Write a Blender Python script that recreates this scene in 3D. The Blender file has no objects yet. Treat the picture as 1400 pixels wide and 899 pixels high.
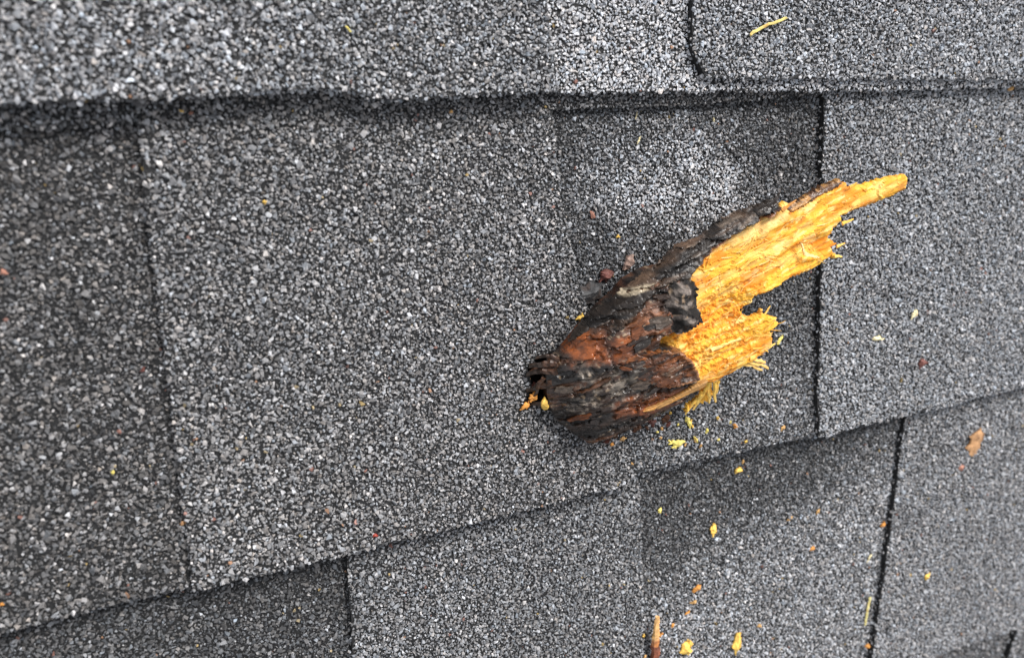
import bpy, bmesh, math
import numpy as np
from mathutils import Matrix, Vector
from mathutils.geometry import delaunay_2d_cdt

SC = bpy.context.scene
COL = SC.collection
MM = 0.001

# ------------------------------------------------------------------ frame of the roof plane
# roof coordinates in millimetres: u along the courses, v up the slope, z off the roof; pitch 22 degrees
ROOF = Matrix.Translation((0, 0, 3.2)) @ Matrix.Rotation(math.radians(22), 4, 'X')

# ------------------------------------------------------------------ camera
cam_d = bpy.data.cameras.new('camera')
cam = bpy.data.objects.new('camera', cam_d)
COL.objects.link(cam)
cam_d.sensor_fit = 'HORIZONTAL'
cam_d.sensor_width = 36
cam_d.lens = 27.18
cam_d.clip_start = 0.01
cam_d.clip_end = 500
Rc = Matrix(((0.91525631, -0.03082841, 0.40169079),
             (-0.13380912, -0.96372708, 0.23092257),
             (0.38000131, -0.26510323, -0.88618242)))
rot = Rc.transposed() @ Matrix(((1, 0, 0), (0, -1, 0), (0, 0, -1)))
cam.matrix_world = ROOF @ Matrix.Translation((-0.16178, 0.13566, 0.23215)) @ rot.to_4x4()
cam_d.dof.use_dof = True
cam_d.dof.focus_distance = 0.275
cam_d.dof.aperture_fstop = 10.0
SC.camera = cam

# ------------------------------------------------------------------ sky and sun (soft, overcast)
to_sun = (ROOF.to_3x3() @ Vector((0.31, 0.69, 0.65))).normalized()
elev = math.asin(to_sun.z)
azim = math.atan2(to_sun.x, to_sun.y)
world = bpy.data.worlds.new('World')
SC.world = world
world.use_nodes = True
wn = world.node_tree
wn.nodes.clear()
w_out = wn.nodes.new('ShaderNodeOutputWorld')
w_bg = wn.nodes.new('ShaderNodeBackground')
w_hs = wn.nodes.new('ShaderNodeHueSaturation')
w_sky = wn.nodes.new('ShaderNodeTexSky')
w_sky.sky_type = 'NISHITA'
w_sky.sun_disc = False
w_sky.sun_elevation = elev
w_sky.sun_rotation = azim
w_sky.dust_density = 3.0
w_hs.inputs['Saturation'].default_value = 0.22
w_bg.inputs['Strength'].default_value = 0.11
wn.links.new(w_sky.outputs[0], w_hs.inputs['Color'])
wn.links.new(w_hs.outputs[0], w_bg.inputs['Color'])
wn.links.new(w_bg.outputs[0], w_out.inputs['Surface'])
sun_d = bpy.data.lights.new('sun', 'SUN')
sun_d.energy = 1.5
sun_d.angle = math.radians(20)
sun_d.color = (1.0, 0.975, 0.94)
sun = bpy.data.objects.new('sun', sun_d)
COL.objects.link(sun)
sun.rotation_euler = (-to_sun).to_track_quat('-Z', 'Y').to_euler()
sun.location = ROOF.translation + to_sun * 5

SC.view_settings.view_transform = 'Standard'
SC.view_settings.look = 'None'
SC.view_settings.gamma = 1.0
SC.view_settings.use_curve_mapping = False
SC.view_settings.exposure = 1.0

# ------------------------------------------------------------------ helpers
def smooth(a, b, x):
    k = np.clip((np.asarray(x, float) - a) / (b - a), 0, 1)
    return k * k * (3 - 2 * k)

def _hash(ix, iy, seed):
    h = (ix.astype(np.int64) * 374761393 + iy.astype(np.int64) * 668265263 + seed * 1442695041) & 0xffffffff
    h = ((h ^ (h >> 13)) * 1274126177) & 0xffffffff
    return ((h ^ (h >> 16)) & 0xffff) / 65535.0

def vnoise(x, y, seed=0):
    x = np.asarray(x, float); y = np.asarray(y, float)
    x, y = np.broadcast_arrays(x, y)
    ix = np.floor(x); iy = np.floor(y)
    fx = x - ix; fy = y - iy
    fx = fx * fx * (3 - 2 * fx); fy = fy * fy * (3 - 2 * fy)
    a = _hash(ix, iy, seed); b = _hash(ix + 1, iy, seed)
    c = _hash(ix, iy + 1, seed); d = _hash(ix + 1, iy + 1, seed)
    return (a + (b - a) * fx) * (1 - fy) + (c + (d - c) * fx) * fy

def fbm(x, y, seed=0, octv=4, gain=0.5):
    s = 0; amp = 1; tot = 0
    x = np.asarray(x, float); y = np.asarray(y, float)
    for k in range(octv):
        s = s + amp * vnoise(x * 2 ** k + 17.3 * k, y * 2 ** k + 9.1 * k, seed + k)
        tot += amp
        amp *= gain
    return s / tot - 0.5            # about -0.5 .. 0.5

def ridged(x, y, seed=0, octv=3):
    return 1 - np.abs(fbm(x, y, seed, octv)) * 4

def in_poly(px, py, poly):
    px = np.asarray(px, float); py = np.asarray(py, float)
    r = np.zeros(px.shape, bool)
    n = len(poly)
    for i in range(n):
        x0, y0 = poly[i]; x1, y1 = poly[(i + 1) % n]
        if y0 == y1:
            continue
        c = ((y0 > py) != (y1 > py)) & (px < (x1 - x0) * (py - y0) / (y1 - y0) + x0)
        r ^= c
    return r

def dist_poly(px, py, poly):
    d = np.full(np.shape(px), 1e9)
    n = len(poly)
    for i in range(n):
        x0, y0 = poly[i]; x1, y1 = poly[(i + 1) % n]
        dx, dy = x1 - x0, y1 - y0
        k = np.clip(((px - x0) * dx + (py - y0) * dy) / max(dx * dx + dy * dy, 1e-9), 0, 1)
        d = np.minimum(d, np.hypot(px - x0 - k * dx, py - y0 - k * dy))
    return d

def mesh_np(name, verts, tris, colors=None, cname='tint', smooth_shade=False):
    """verts in mm -> mesh in metres; triangles only, optional per-vertex colours"""
    me = bpy.data.meshes.new(name)
    verts = np.asarray(verts, np.float32) * MM
    tris = np.asarray(tris, np.int32)
    me.vertices.add(len(verts))
    me.vertices.foreach_set('co', verts.ravel())
    me.loops.add(tris.size)
    me.loops.foreach_set('vertex_index', tris.ravel())
    me.polygons.add(len(tris))
    me.polygons.foreach_set('loop_start', np.arange(0, tris.size, 3, dtype=np.int32))
    me.polygons.foreach_set('use_smooth', np.full(len(tris), smooth_shade, bool))
    me.update(calc_edges=True)
    if colors is not None:
        at = me.color_attributes.new(cname, 'FLOAT_COLOR', 'POINT')
        c4 = np.ones((len(verts), 4), np.float32)
        c4[:, :3] = colors
        at.data.foreach_set('color', c4.ravel())
    return me

def link(name, me, mats, parent=None):
    o = bpy.data.objects.new(name, me)
    COL.objects.link(o)
    if me is not None:
        for m in (mats if isinstance(mats, (list, tuple)) else [mats]):
            me.materials.append(m)
    if parent is not None:
        o.parent = parent
    return o

def tag(o, label, cat, group=None):
    o['label'] = label
    o['category'] = cat
    if group:
        o['group'] = group
    return o

# ------------------------------------------------------------------ materials
def new_mat(name):
    m = bpy.data.materials.new(name)
    m.use_nodes = True
    nt = m.node_tree
    b = nt.nodes['Principled BSDF']
    return m, nt, b

def nd(nt, kind, **kw):
    n = nt.nodes.new(kind)
    for k, v in kw.items():
        if k in n.inputs:
            n.inputs[k].default_value = v
        else:
            setattr(n, k, v)
    return n

def mat_granule():
    m, nt, b = new_mat('ceramic_granules')
    at = nd(nt, 'ShaderNodeAttribute', attribute_name='tint')
    nz = nd(nt, 'ShaderNodeTexNoise', Scale=2600.0, Detail=2.0)
    tc = nd(nt, 'ShaderNodeTexCoord')
    nt.links.new(tc.outputs['Object'], nz.inputs['Vector'])
    mr = nd(nt, 'ShaderNodeMapRange')
    mr.inputs['From Min'].default_value = 0.3; mr.inputs['From Max'].default_value = 0.7
    mr.inputs['To Min'].default_value = 0.72; mr.inputs['To Max'].default_value = 1.3
    nt.links.new(nz.outputs['Fac'], mr.inputs['Value'])
    vm = nd(nt, 'ShaderNodeVectorMath', operation='SCALE')
    nt.links.new(at.outputs['Color'], vm.inputs[0])
    nt.links.new(mr.outputs['Result'], vm.inputs['Scale'])
    nt.links.new(vm.outputs['Vector'], b.inputs['Base Color'])
    b.inputs['Roughness'].default_value = 0.62
    b.inputs['Specular IOR Level'].default_value = 0.4
    return m

def mat_bitumen():
    m, nt, b = new_mat('bitumen')
    nz = nd(nt, 'ShaderNodeTexNoise', Scale=900.0, Detail=3.0)
    tc = nd(nt, 'ShaderNodeTexCoord')
    nt.links.new(tc.outputs['Object'], nz.inputs['Vector'])
    cr = nd(nt, 'ShaderNodeValToRGB')
    cr.color_ramp.elements[0].position = 0.35; cr.color_ramp.elements[0].color = (0.006, 0.006, 0.0065, 1)
    cr.color_ramp.elements[1].position = 0.75; cr.color_ramp.elements[1].color = (0.02, 0.02, 0.021, 1)
    nt.links.new(nz.outputs['Fac'], cr.inputs['Fac'])
    nt.links.new(cr.outputs['Color'], b.inputs['Base Color'])
    bp = nd(nt, 'ShaderNodeBump', Strength=0.6, Distance=0.0004)
    nt.links.new(nz.outputs['Fac'], bp.inputs['Height'])
    nt.links.new(bp.outputs['Normal'], b.inputs['Normal'])
    b.inputs['Roughness'].default_value = 0.8
    return m

def mat_far_shingle():
    m, nt, b = new_mat('granulated_shingle')
    tc = nd(nt, 'ShaderNodeTexCoord')
    vo = nd(nt, 'ShaderNodeTexVoronoi', Scale=820.0)
    nt.links.new(tc.outputs['Object'], vo.inputs['Vector'])
    sp = nd(nt, 'ShaderNodeSeparateColor')
    nt.links.new(vo.outputs['Color'], sp.inputs['Color'])
    cr = nd(nt, 'ShaderNodeValToRGB')
    e = cr.color_ramp.elements
    e[0].position = 0.0; e[0].color = (0.025, 0.025, 0.027, 1)
    e[1].position = 1.0; e[1].color = (0.32, 0.32, 0.315, 1)
    for p, c in ((0.35, 0.05), (0.75, 0.115), (0.95, 0.2)):
        x = e.new(p); x.color = (c, c, c * 1.02, 1)
    nt.links.new(sp.outputs['Red'], cr.inputs['Fac'])
    nt.links.new(cr.outputs['Color'], b.inputs['Base Color'])
    bp = nd(nt, 'ShaderNodeBump', Strength=1.0, Distance=0.0007, invert=True)
    nt.links.new(vo.outputs['Distance'], bp.inputs['Height'])
    nt.links.new(bp.outputs['Normal'], b.inputs['Normal'])
    b.inputs['Roughness'].default_value = 0.75
    return m

def mat_tint(name, rough, stretch, dark, bump, spec=0.4, lo=0.6, hi=1.35, scale=700.0):
    """colour from the vertex tint, broken up by grain that runs along local x"""
    m, nt, b = new_mat(name)
    at = nd(nt, 'ShaderNodeAttribute', attribute_name='tint')
    tc = nd(nt, 'ShaderNodeTexCoord')
    mp = nd(nt, 'ShaderNodeMapping')
    mp.inputs['Scale'].default_value = (stretch, 1, 1)
    nt.links.new(tc.outputs['Object'], mp.inputs['Vector'])
    nz = nd(nt, 'ShaderNodeTexNoise', Scale=scale, Detail=5.0, Roughness=0.65)
    nt.links.new(mp.outputs['Vector'], nz.inputs['Vector'])
    n2 = nd(nt, 'ShaderNodeTexNoise', Scale=scale * 0.3, Detail=3.0)
    nt.links.new(tc.outputs['Object'], n2.inputs['Vector'])
    mr = nd(nt, 'ShaderNodeMapRange')
    mr.inputs['From Min'].default_value = 0.3; mr.inputs['From Max'].default_value = 0.7
    mr.inputs['To Min'].default_value = lo; mr.inputs['To Max'].default_value = hi
    nt.links.new(nz.outputs['Fac'], mr.inputs['Value'])
    vm = nd(nt, 'ShaderNodeVectorMath', operation='SCALE')
    nt.links.new(at.outputs['Color'], vm.inputs[0])
    nt.links.new(mr.outputs['Result'], vm.inputs['Scale'])
    mx = nd(nt, 'ShaderNodeMix', data_type='RGBA')
    m2 = nd(nt, 'ShaderNodeMapRange')
    m2.inputs['From Min'].default_value = 0.52; m2.inputs['From Max'].default_value = 0.72
    m2.inputs['To Min'].default_value = 0.0; m2.inputs['To Max'].default_value = 0.6
    nt.links.new(n2.outputs['Fac'], m2.inputs['Value'])
    nt.links.new(m2.outputs['Result'], mx.inputs['Factor'])
    nt.links.new(vm.outputs['Vector'], mx.inputs['A'])
    mx.inputs['B'].default_value = (*dark, 1)
    nt.links.new(mx.outputs['Result'], b.inputs['Base Color'])
    bp = nd(nt, 'ShaderNodeBump', Strength=0.8, Distance=bump)
    nt.links.new(nz.outputs['Fac'], bp.inputs['Height'])
    nt.links.new(bp.outputs['Normal'], b.inputs['Normal'])
    r2 = nd(nt, 'ShaderNodeMapRange')
    r2.inputs['From Min'].default_value = 0.35; r2.inputs['From Max'].default_value = 0.65
    r2.inputs['To Min'].default_value = max(rough - 0.15, 0.2); r2.inputs['To Max'].default_value = min(rough + 0.15, 1)
    nt.links.new(n2.outputs['Fac'], r2.inputs['Value'])
    nt.links.new(r2.outputs['Result'], b.inputs['Roughness'])
    b.inputs['Specular IOR Level'].default_value = spec
    return m

M_GRAN = mat_granule()
M_BIT = mat_bitumen()
M_FAR = mat_far_shingle()
M_BARK = mat_tint('damp_bark', 0.34, 0.4, (0.02, 0.011, 0.007), 0.0005, 0.6, 0.5, 1.5, 700.0)
M_CHAR = mat_tint('rough_charred_bark', 0.7, 0.9, (0.012, 0.01, 0.009), 0.0008, 0.35, 0.4, 1.6, 900.0)
M_WOOD = mat_tint('fresh_wood', 0.6, 0.22, (0.78, 0.30, 0.02), 0.0005, 0.3, 0.85, 1.12, 900.0)
M_CHIP = mat_tint('wood_crumb', 0.65, 0.3, (0.45, 0.16, 0.03), 0.0003, 0.3, 0.75, 1.2, 900.0)
M_FLAKE = mat_tint('bark_crumb', 0.6, 0.5, (0.05, 0.025, 0.015), 0.0003, 0.4, 0.7, 1.3, 900.0)

# ------------------------------------------------------------------ the roof and its shingles
D = 143.0            # exposure of a course
TH = 3.0             # one layer of a laminated shingle
VIEW = [(-222, 184), (-180, 186), (190, 190), (275, -182), (238, -188), (-120, -62), (-250, -28)]   # where granules are modelled one by one
HOLE = [(-58.2, 51.0), (-57.4, 53.2), (-55.4, 53.6), (-54.0, 55.2), (-51.5, 54.6), (-48.4, 56.4), (-44.1, 55.9), (-34.7, 48.9), (-33.0, 36.0), (-38.6, 29.3), (-45.6, 32.3), (-48.2, 35.4), (-50.8, 35.8), (-52.7, 38.4), (-55.6, 38.6), (-57.0, 37.2), (-59.9, 37.0), (-60.6, 39.0), (-58.6, 40.6), (-58.0, 43.6), (-56.4, 45.5), (-57.6, 48.0)]

def lift(k, u, v):
    """how far a course has curled up along its butt edge"""
    s = np.clip((v - k * D) / D, 0, 1)
    if k == 1:
        a = 0.7 + 0.8 * smooth(-20, -200, u) + 0.8 * vnoise(np.asarray(u) / 45.0, 0.3, 5) + 0.5 * smooth(30, 180, u)
        return a * np.exp(-s / 0.16)
    if k == 0:
        a = 0.7 + 0.9 * vnoise(np.asarray(u) / 50.0, 0.7, 9) + 0.7 * smooth(0, 60, u) * smooth(150, 70, u)
        return a * np.exp(-s / 0.12)
    return 0.7 * vnoise(np.asarray(u) / 50.0, k * 1.3, 11) * np.exp(-s / 0.12)

def layer_z(k, kind, u, v):
    s = (v - k * D) / D
    z = (TH if kind == 'tab' else 0.0) - 2 * TH * s
    z = z + 0.55 * fbm(np.asarray(u) / 38.0, np.asarray(v) / 38.0, 31 + (7 if kind == 'tab' else 0), 2)
    return z + lift(k, u, v)

def pl(pts):
    pts = sorted(pts)
    xs = [p[0] for p in pts]; ys = [p[1] for p in pts]
    return lambda x: np.interp(x, xs, ys)

def edge_l(pts, seed):
    f = pl([(v, u) for u, v in pts])
    return lambda v: f(v) + 1.7 * fbm(np.asarray(v) / 7.0, seed * 1.7, seed, 4)

def edge_b(pts, seed, amp=1.5):
    f = pl(pts)
    return lambda u: f(u) + amp * fbm(np.asarray(u) / 12.0, seed * 2.3, seed, 3)

class Patch:
    def __init__(self, k, kind, ul, ur, vb, vt):
        self.k, self.kind, self.ul, self.ur, self.vb, self.vt = k, kind, ul, ur, vb, vt
    def has(self, u, v):
        return (u > self.ul(v)) & (u < self.ur(v)) & (v > self.vb(u)) & (v < self.vt)
    def z(self, u, v):
        return layer_z(self.k, self.kind, u, v)

const = lambda c: (lambda x: np.full(np.shape(x), float(c)))

def slab(patches, step=2.6):
    """solid sheet: grid over each patch, faces over the hole left out"""
    V, T, MI = [], [], []
    base = 0
    for p in patches:
        vm = (float(np.mean(p.vb(np.linspace(-200, 200, 9)))) + p.vt) / 2
        w = float(p.ur(np.array(vm)) - p.ul(np.array(vm)))
        nu = max(2, int(w / step)); nv = max(2, int((p.vt - float(p.vb(np.array(0.0)))) / step))
        a = np.linspace(0, 1, nu + 1)[None, :]; b = np.linspace(0, 1, nv + 1)[:, None]
        v = np.broadcast_to(float(p.vb(np.array(0.0))) + (p.vt - float(p.vb(np.array(0.0)))) * b, (nv + 1, nu + 1))
        for _ in range(3):
            u = p.ul(v) + (p.ur(v) - p.ul(v)) * a
            vb = p.vb(u)
            v = vb + (p.vt - vb) * b
        z = p.z(u, v)
        n = (nu + 1) * (nv + 1)
        top = np.stack([u, v, z], -1).reshape(-1, 3)
        bot = top.copy(); bot[:, 2] -= TH * 0.96
        idx = np.arange(n).reshape(nv + 1, nu + 1)
        q = np.stack([idx[:-1, :-1], idx[:-1, 1:], idx[1:, 1:], idx[1:, :-1]], -1).reshape(-1, 4)
        cen = top[q].mean(1)
        keep = ~(in_poly(cen[:, 0], cen[:, 1], HOLE) & (dist_poly(cen[:, 0], cen[:, 1], HOLE) > 0.5)) if p.k == 0 else np.ones(len(q), bool)
        q = q[keep]; cen = cen[keep]
        V += [top, bot]
        inside = in_poly(cen[:, 0], cen[:, 1], VIEW)
        qt = np.concatenate([q[:, [0, 1, 2]], q[:, [0, 2, 3]]]) + base
        qb = np.concatenate([q[:, [2, 1, 0]], q[:, [3, 2, 0]]]) + base + n
        T += [qt, qb]
        mi = np.where(inside, 0, 1)
        MI += [np.concatenate([mi, mi]), np.zeros(len(qb), int)]
        # walls along every open edge
        e = np.concatenate([q[:, [0, 1]], q[:, [1, 2]], q[:, [2, 3]], q[:, [3, 0]]])
        key = np.sort(e, 1); key = key[:, 0] * n + key[:, 1]
        uq, first, cnt = np.unique(key, return_index=True, return_counts=True)
        e = e[first[cnt == 1]]
        w1 = np.stack([e[:, 0], e[:, 0] + n, e[:, 1] + n], 1) + base
        w2 = np.stack([e[:, 0], e[:, 1] + n, e[:, 1]], 1) + base
        T += [w1, w2]; MI += [np.zeros(len(w1) * 2, int)]
        base += 2 * n
    me = mesh_np('shingle', np.concatenate(V), np.concatenate(T))
    me.polygons.foreach_set('material_index', np.concatenate(MI).astype(np.int32))
    return me

# granule shapes: small irregular crushed-rock hulls
RNG = np.random.default_rng(7)
def hull_shape(n):
    while True:
        p = RNG.normal(size=(n, 3)); p /= np.linalg.norm(p, axis=1)[:, None]
        p *= RNG.uniform(0.9, 1.08, (n, 1))
        bm = bmesh.new()
        for q in p: bm.verts.new(q)
        bmesh.ops.convex_hull(bm, input=bm.verts)
        bmesh.ops.delete(bm, geom=[v for v in bm.verts if not v.link_faces], context='VERTS')
        bmesh.ops.triangulate(bm, faces=bm.faces)
        bm.verts.index_update()
        v = np.array([x.co[:] for x in bm.verts]); t = np.array([[a.index for a in f.verts] for f in bm.faces])
        bm.free()
        if np.all(v.max(0) > 0.4) and np.all(v.min(0) < -0.4):
            return v, t
HULLS = [hull_shape(n) for n in [7, 7, 8] * 16]
TINY = [hull_shape(6) for _ in range(10)]

def tone_colours(rng, n, mu, sig, warm):
    a = np.exp(mu + sig * rng.normal(0, 1, n))
    a = np.clip(a, 0.026, 0.58)
    r = rng.random(n)
    a = np.where(r < 0.004, rng.uniform(0.38, 0.58, n), a)
    t = rng.normal(0, 0.035, n) + warm
    c = np.stack([a * (1 + t), a, a * (1.03 - t)], 1)
    q = rng.random(n)
    odd = q < 0.0045
    pick = np.array([(0.42, 0.24, 0.15), (0.34, 0.19, 0.16), (0.45, 0.36, 0.22), (0.3, 0.15, 0.12), (0.46, 0.33, 0.14)])[rng.integers(0, 5, n)]
    c[odd] = (pick * rng.uniform(0.5, 1.0, (n, 1)))[odd]
    return c

def granules(patches, tone, seed):
    rng = np.random.default_rng(seed)
    PU, PV, PZ, KK = [], [], [], []
    gu, gv = 1.13, 0.95
    for p in patches:
        us = [-262.0]
        while us[-1] < 302:
            us.append(us[-1] + gu * float(1 - 0.2 * smooth(-190, -70, us[-1]) + 0.28 * smooth(-10, 170, us[-1])))
        us = np.array(us)
        vlo = max(p.vb(np.linspace(-262, 302, 60)).min() - 1, -205)
        vhi = min(p.vt, 205)
        if vhi <= vlo: continue
        vs = np.arange(vlo, vhi, gv)
        U, Vv = np.meshgrid(us, vs)
        U = U + (np.arange(len(vs)) % 2)[:, None] * gu / 2
        U = (U + rng.normal(0, 0.30, U.shape)).ravel(); Vv = (Vv + rng.normal(0, 0.28, U.size).reshape(len(vs), -1)).ravel()
        ok = in_poly(U, Vv, VIEW)
        U, Vv = U[ok], Vv[ok]
        ok = p.has(U, Vv)
        if p.k == 0:
            hd = dist_poly(U, Vv, HOLE)
            ok &= ~in_poly(U, Vv, HOLE)
        # drop what the course above, or the tabs on this one, cover
        ok &= Vv < (p.k + 1) * D + 5
        if p.kind == 'base':
            for t in ALL_TABS:
                if t.k == p.k:
                    ok &= ~((U > t.ul(Vv) + 1.2) & (U < t.ur(Vv) - 1.2) & (Vv > t.vb(U) + 1.2))
        U, Vv = U[ok], Vv[ok]
        sf = 1 - 0.11 * smooth(-190, -70, U) + 0.16 * smooth(-10, 170, U)
        ok = rng.random(U.size) < 0.985
        U, Vv = U[ok], Vv[ok]
        PU.append(U); PV.append(Vv); PZ.append(p.z(U, Vv)); KK.append(np.full(U.size, 1))
        fu = U + rng.choice([-1, 1], U.size) * 0.55 * sf[ok] + rng.normal(0, 0.12, U.size); fv = Vv + rng.normal(0, 0.3, U.size)
        fk = (rng.random(U.size) < 0.5) & p.has(fu, fv)
        if p.k == 0:
            fk &= ~in_poly(fu, fv, HOLE)
        PU.append(fu[fk]); PV.append(fv[fk]); PZ.append(p.z(fu[fk], fv[fk]) - 0.1); KK.append(np.full(int(fk.sum()), 0.58))
        # granules that cling to the cut edges
        for side in ('l', 'r', 'b'):
            dens = EDGE_GRIT.get((id(p), side), 1.0 if side == 'b' else 0.75)
            if side == 'b':
                m = int(564 * dens); eu = rng.uniform(-262, 302, m); ev = p.vb(eu) + rng.normal(-0.1, 0.25, m)
            else:
                lo_v = max(float(p.vb(np.array(0.0))), -205); m = int(max(vhi - lo_v, 0) * dens)
                ev = rng.uniform(lo_v, vhi, m); eu = (p.ul(ev) if side == 'l' else p.ur(ev)) + rng.normal(0, 0.25, m)
            ok = in_poly(eu, ev, VIEW) & (eu > p.ul(ev) - 0.8) & (eu < p.ur(ev) + 0.8) & (ev > p.vb(eu) - 0.8) & (ev < min(p.vt, (p.k + 1) * D + 5))
            eu, ev = eu[ok], ev[ok]
            PU.append(eu); PV.append(ev); PZ.append(p.z(eu, ev) - rng.uniform(0.2, TH * 0.9, eu.size) - 0.3); KK.append(np.full(eu.size, 1.0))
    U = np.concatenate(PU); V = np.concatenate(PV); Z = np.concatenate(PZ)
    n = U.size
    sf = 1 - 0.11 * smooth(-190, -70, U) + 0.16 * smooth(-10, 170, U)
    r = np.clip(np.exp(rng.normal(math.log(0.635), 0.28, n)), 0.36, 1.3) * sf * np.concatenate(KK)
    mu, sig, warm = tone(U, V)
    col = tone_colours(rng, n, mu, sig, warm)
    sx = r * rng.uniform(0.9, 1.3, n); sy = r * rng.uniform(0.72, 1.0, n); sz = r * rng.uniform(0.6, 0.95, n)
    yaw = rng.uniform(0, 2 * np.pi, n)
    tx = rng.normal(0, 0.38, n); ty = rng.normal(0, 0.38, n)
    Z = Z + 0.35 * r + np.abs(rng.normal(0, 0.2, n))
    cy, sy_ = np.cos(yaw), np.sin(yaw)
    which = np.where(np.concatenate(KK) < 0.9, len(HULLS) + rng.integers(0, len(TINY), n), rng.integers(0, len(HULLS), n))
    VV, TT, CC = [], [], []
    base = 0
    for h, (hv, ht) in enumerate(HULLS + TINY):
        m = which == h
        k = int(m.sum())
        if not k: continue
        q = np.empty((k, len(hv), 3))
        q[:, :, 0] = hv[None, :, 0] * sx[m][:, None]
        q[:, :, 1] = hv[None, :, 1] * sy[m][:, None]
        q[:, :, 2] = hv[None, :, 2] * sz[m][:, None]
        # tilt, then turn
        x, y, z = q[:, :, 0].copy(), q[:, :, 1].copy(), q[:, :, 2].copy()
        a = tx[m][:, None]; y, z = y * np.cos(a) - z * np.sin(a), y * np.sin(a) + z * np.cos(a)
        a = ty[m][:, None]; x, z = x * np.cos(a) + z * np.sin(a), -x * np.sin(a) + z * np.cos(a)
        c, s = cy[m][:, None], sy_[m][:, None]
        q[:, :, 0] = x * c - y * s + U[m][:, None]
        q[:, :, 1] = x * s + y * c + V[m][:, None]
        q[:, :, 2] = z + Z[m][:, None]
        VV.append(q.reshape(-1, 3))
        TT.append((ht[None] + (np.arange(k) * len(hv))[:, None, None]).reshape(-1, 3) + base)
        CC.append(np.repeat(col[m], len(hv), 0))
        base += k * len(hv)
    return mesh_np('granules', np.concatenate(VV), np.concatenate(TT), np.concatenate(CC))

# the layout of the courses (millimetres on the roof)
FAR_L, FAR_R = -560.0, 620.0
up1 = Patch(1, 'tab', const(FAR_L), edge_l([(-45.4, 143), (-48.5, 170), (-52, 290)], 3), edge_b([(-560, 143), (-196, 143.0), (-164, 143.0), (-125, 144.4), (-111, 144.2), (-105, 141.6), (-83, 142.0), (-48, 142.8), (0, 143)], 4), 2 * D + 8)
up2 = Patch(1, 'tab', edge_l([(11.8, 145.8), (7.5, 153.0), (6.0, 158.5), (6.8, 171), (5, 290)], 5), const(FAR_R), edge_b([(0, 146.6), (20, 146.2), (93, 145.2), (178, 143.6), (620, 143.4)], 6), 2 * D + 8)
up_base = Patch(1, 'base', const(FAR_L), const(FAR_R), edge_b([(-560, 144.2), (-60, 144.0), (-44, 142.6), (0, 142.2), (100, 141.0), (178, 141.4), (620, 142)], 7, 1.2), 2 * D + 8)
midA_l = edge_l([(-166.8, 150), (-167.1, 137.0), (-168.9, 105.6), (-169.9, 57.1), (-171.8, 0)], 8)
midA_r = edge_l([(-45.0, 150), (-44.6, 137), (-42.6, 111.3), (-36.6, 80.9), (-25, 40), (-14.5, 0)], 9)
midB_l = edge_l([(71.5, 150), (71.6, 139.7), (73.9, 77.6), (75.7, 0)], 10)
mid_bot = edge_b([(-560, -0.2), (-172, 0.0), (-125, -0.4), (-10, 0.2), (75, 0.6), (129, 0.6), (209, 0.8), (620, 0)], 12)
midA = Patch(0, 'tab', midA_l, midA_r, mid_bot, D + 9)
midA_strip = Patch(0, 'tab', lambda v: midA_r(v) - 0.3, lambda v: midB_l(v) + 0.3, edge_b([(-60, 137.2), (0, 137.4), (72, 139.9)], 13, 0.8), D + 9)
midZ = Patch(0, 'tab', const(FAR_L), edge_l([(-330, 150), (-322, 0)], 14), mid_bot, D + 9)
midZ_strip = Patch(0, 'tab', lambda v: midZ.ur(v) - 0.3, lambda v: midA_l(v) + 0.3, edge_b([(-560, 136), (-199, 136.0), (-167, 136.8)], 15, 0.8), D + 9)
midB = Patch(0, 'tab', midB_l, const(FAR_R), mid_bot, D + 9)
mid_base = Patch(0, 'base', const(FAR_L), const(FAR_R), edge_b([(-560, 0.0), (-172, 0.0), (-15, 0.4), (-13, 2.6), (60, 1.4), (80, 0.6), (620, 0.4)], 16, 1.3), D + 9)
lowA_l = edge_l([(-123.4, 10), (-123.8, -6.5), (-124.9, -24), (-125.8, -43.5), (-129, -143)], 17)
lowA_r = edge_l([(-9.6, 10), (-9.2, -3), (-8.5, -39.6), (-7.6, -83.3), (-6, -143)], 18)
lowB_l = edge_l([(136.4, 10), (135.7, -3.3), (130.5, -66.3), (124.8, -124.2), (123, -143)], 19)
low_bot = edge_b([(-560, -143), (120, -142), (165, -141.5), (190, -142.5), (240, -146), (620, -144)], 20)
lowA = Patch(-1, 'tab', lowA_l, lowA_r, low_bot, 9)
lowA_strip = Patch(-1, 'tab', lambda v: lowA_r(v) - 0.3, lambda v: lowB_l(v) + 0.3, edge_b([(-60, -2.0), (200, -2.0)], 21, 0.5), 9)
lowB = Patch(-1, 'tab', lowB_l, const(FAR_R), low_bot, 9)
lowZ = Patch(-1, 'tab', const(FAR_L), edge_l([(-300, 10), (-306, -143)], 22), low_bot, 9)
lowZ_strip = Patch(-1, 'tab', lambda v: lowZ.ur(v) - 0.3, lambda v: lowA_l(v) + 0.3, edge_b([(-400, -2.2), (0, -2.2)], 23, 0.5), 9)
low_base = Patch(-1, 'base', const(FAR_L), const(FAR_R), edge_b([(-560, -143.4), (120, -142.6), (165, -142), (190, -143), (240, -146.4), (620, -144.4)], 24, 1.2), 9)
botB = Patch(-2, 'tab', edge_l([(245.6, -134), (244.6, -153), (239, -171), (228, -286)], 25), const(FAR_R), edge_b([(-560, -286), (620, -286)], 26), -D + 9)
botA = Patch(-2, 'tab', const(FAR_L), edge_l([(60, -134), (66, -286)], 27), edge_b([(-560, -286), (620, -286)], 28), -D + 9)
bot_base = Patch(-2, 'base', const(FAR_L), const(FAR_R), edge_b([(-560, -286), (620, -286)], 29, 1.2), -D + 9)
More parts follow.
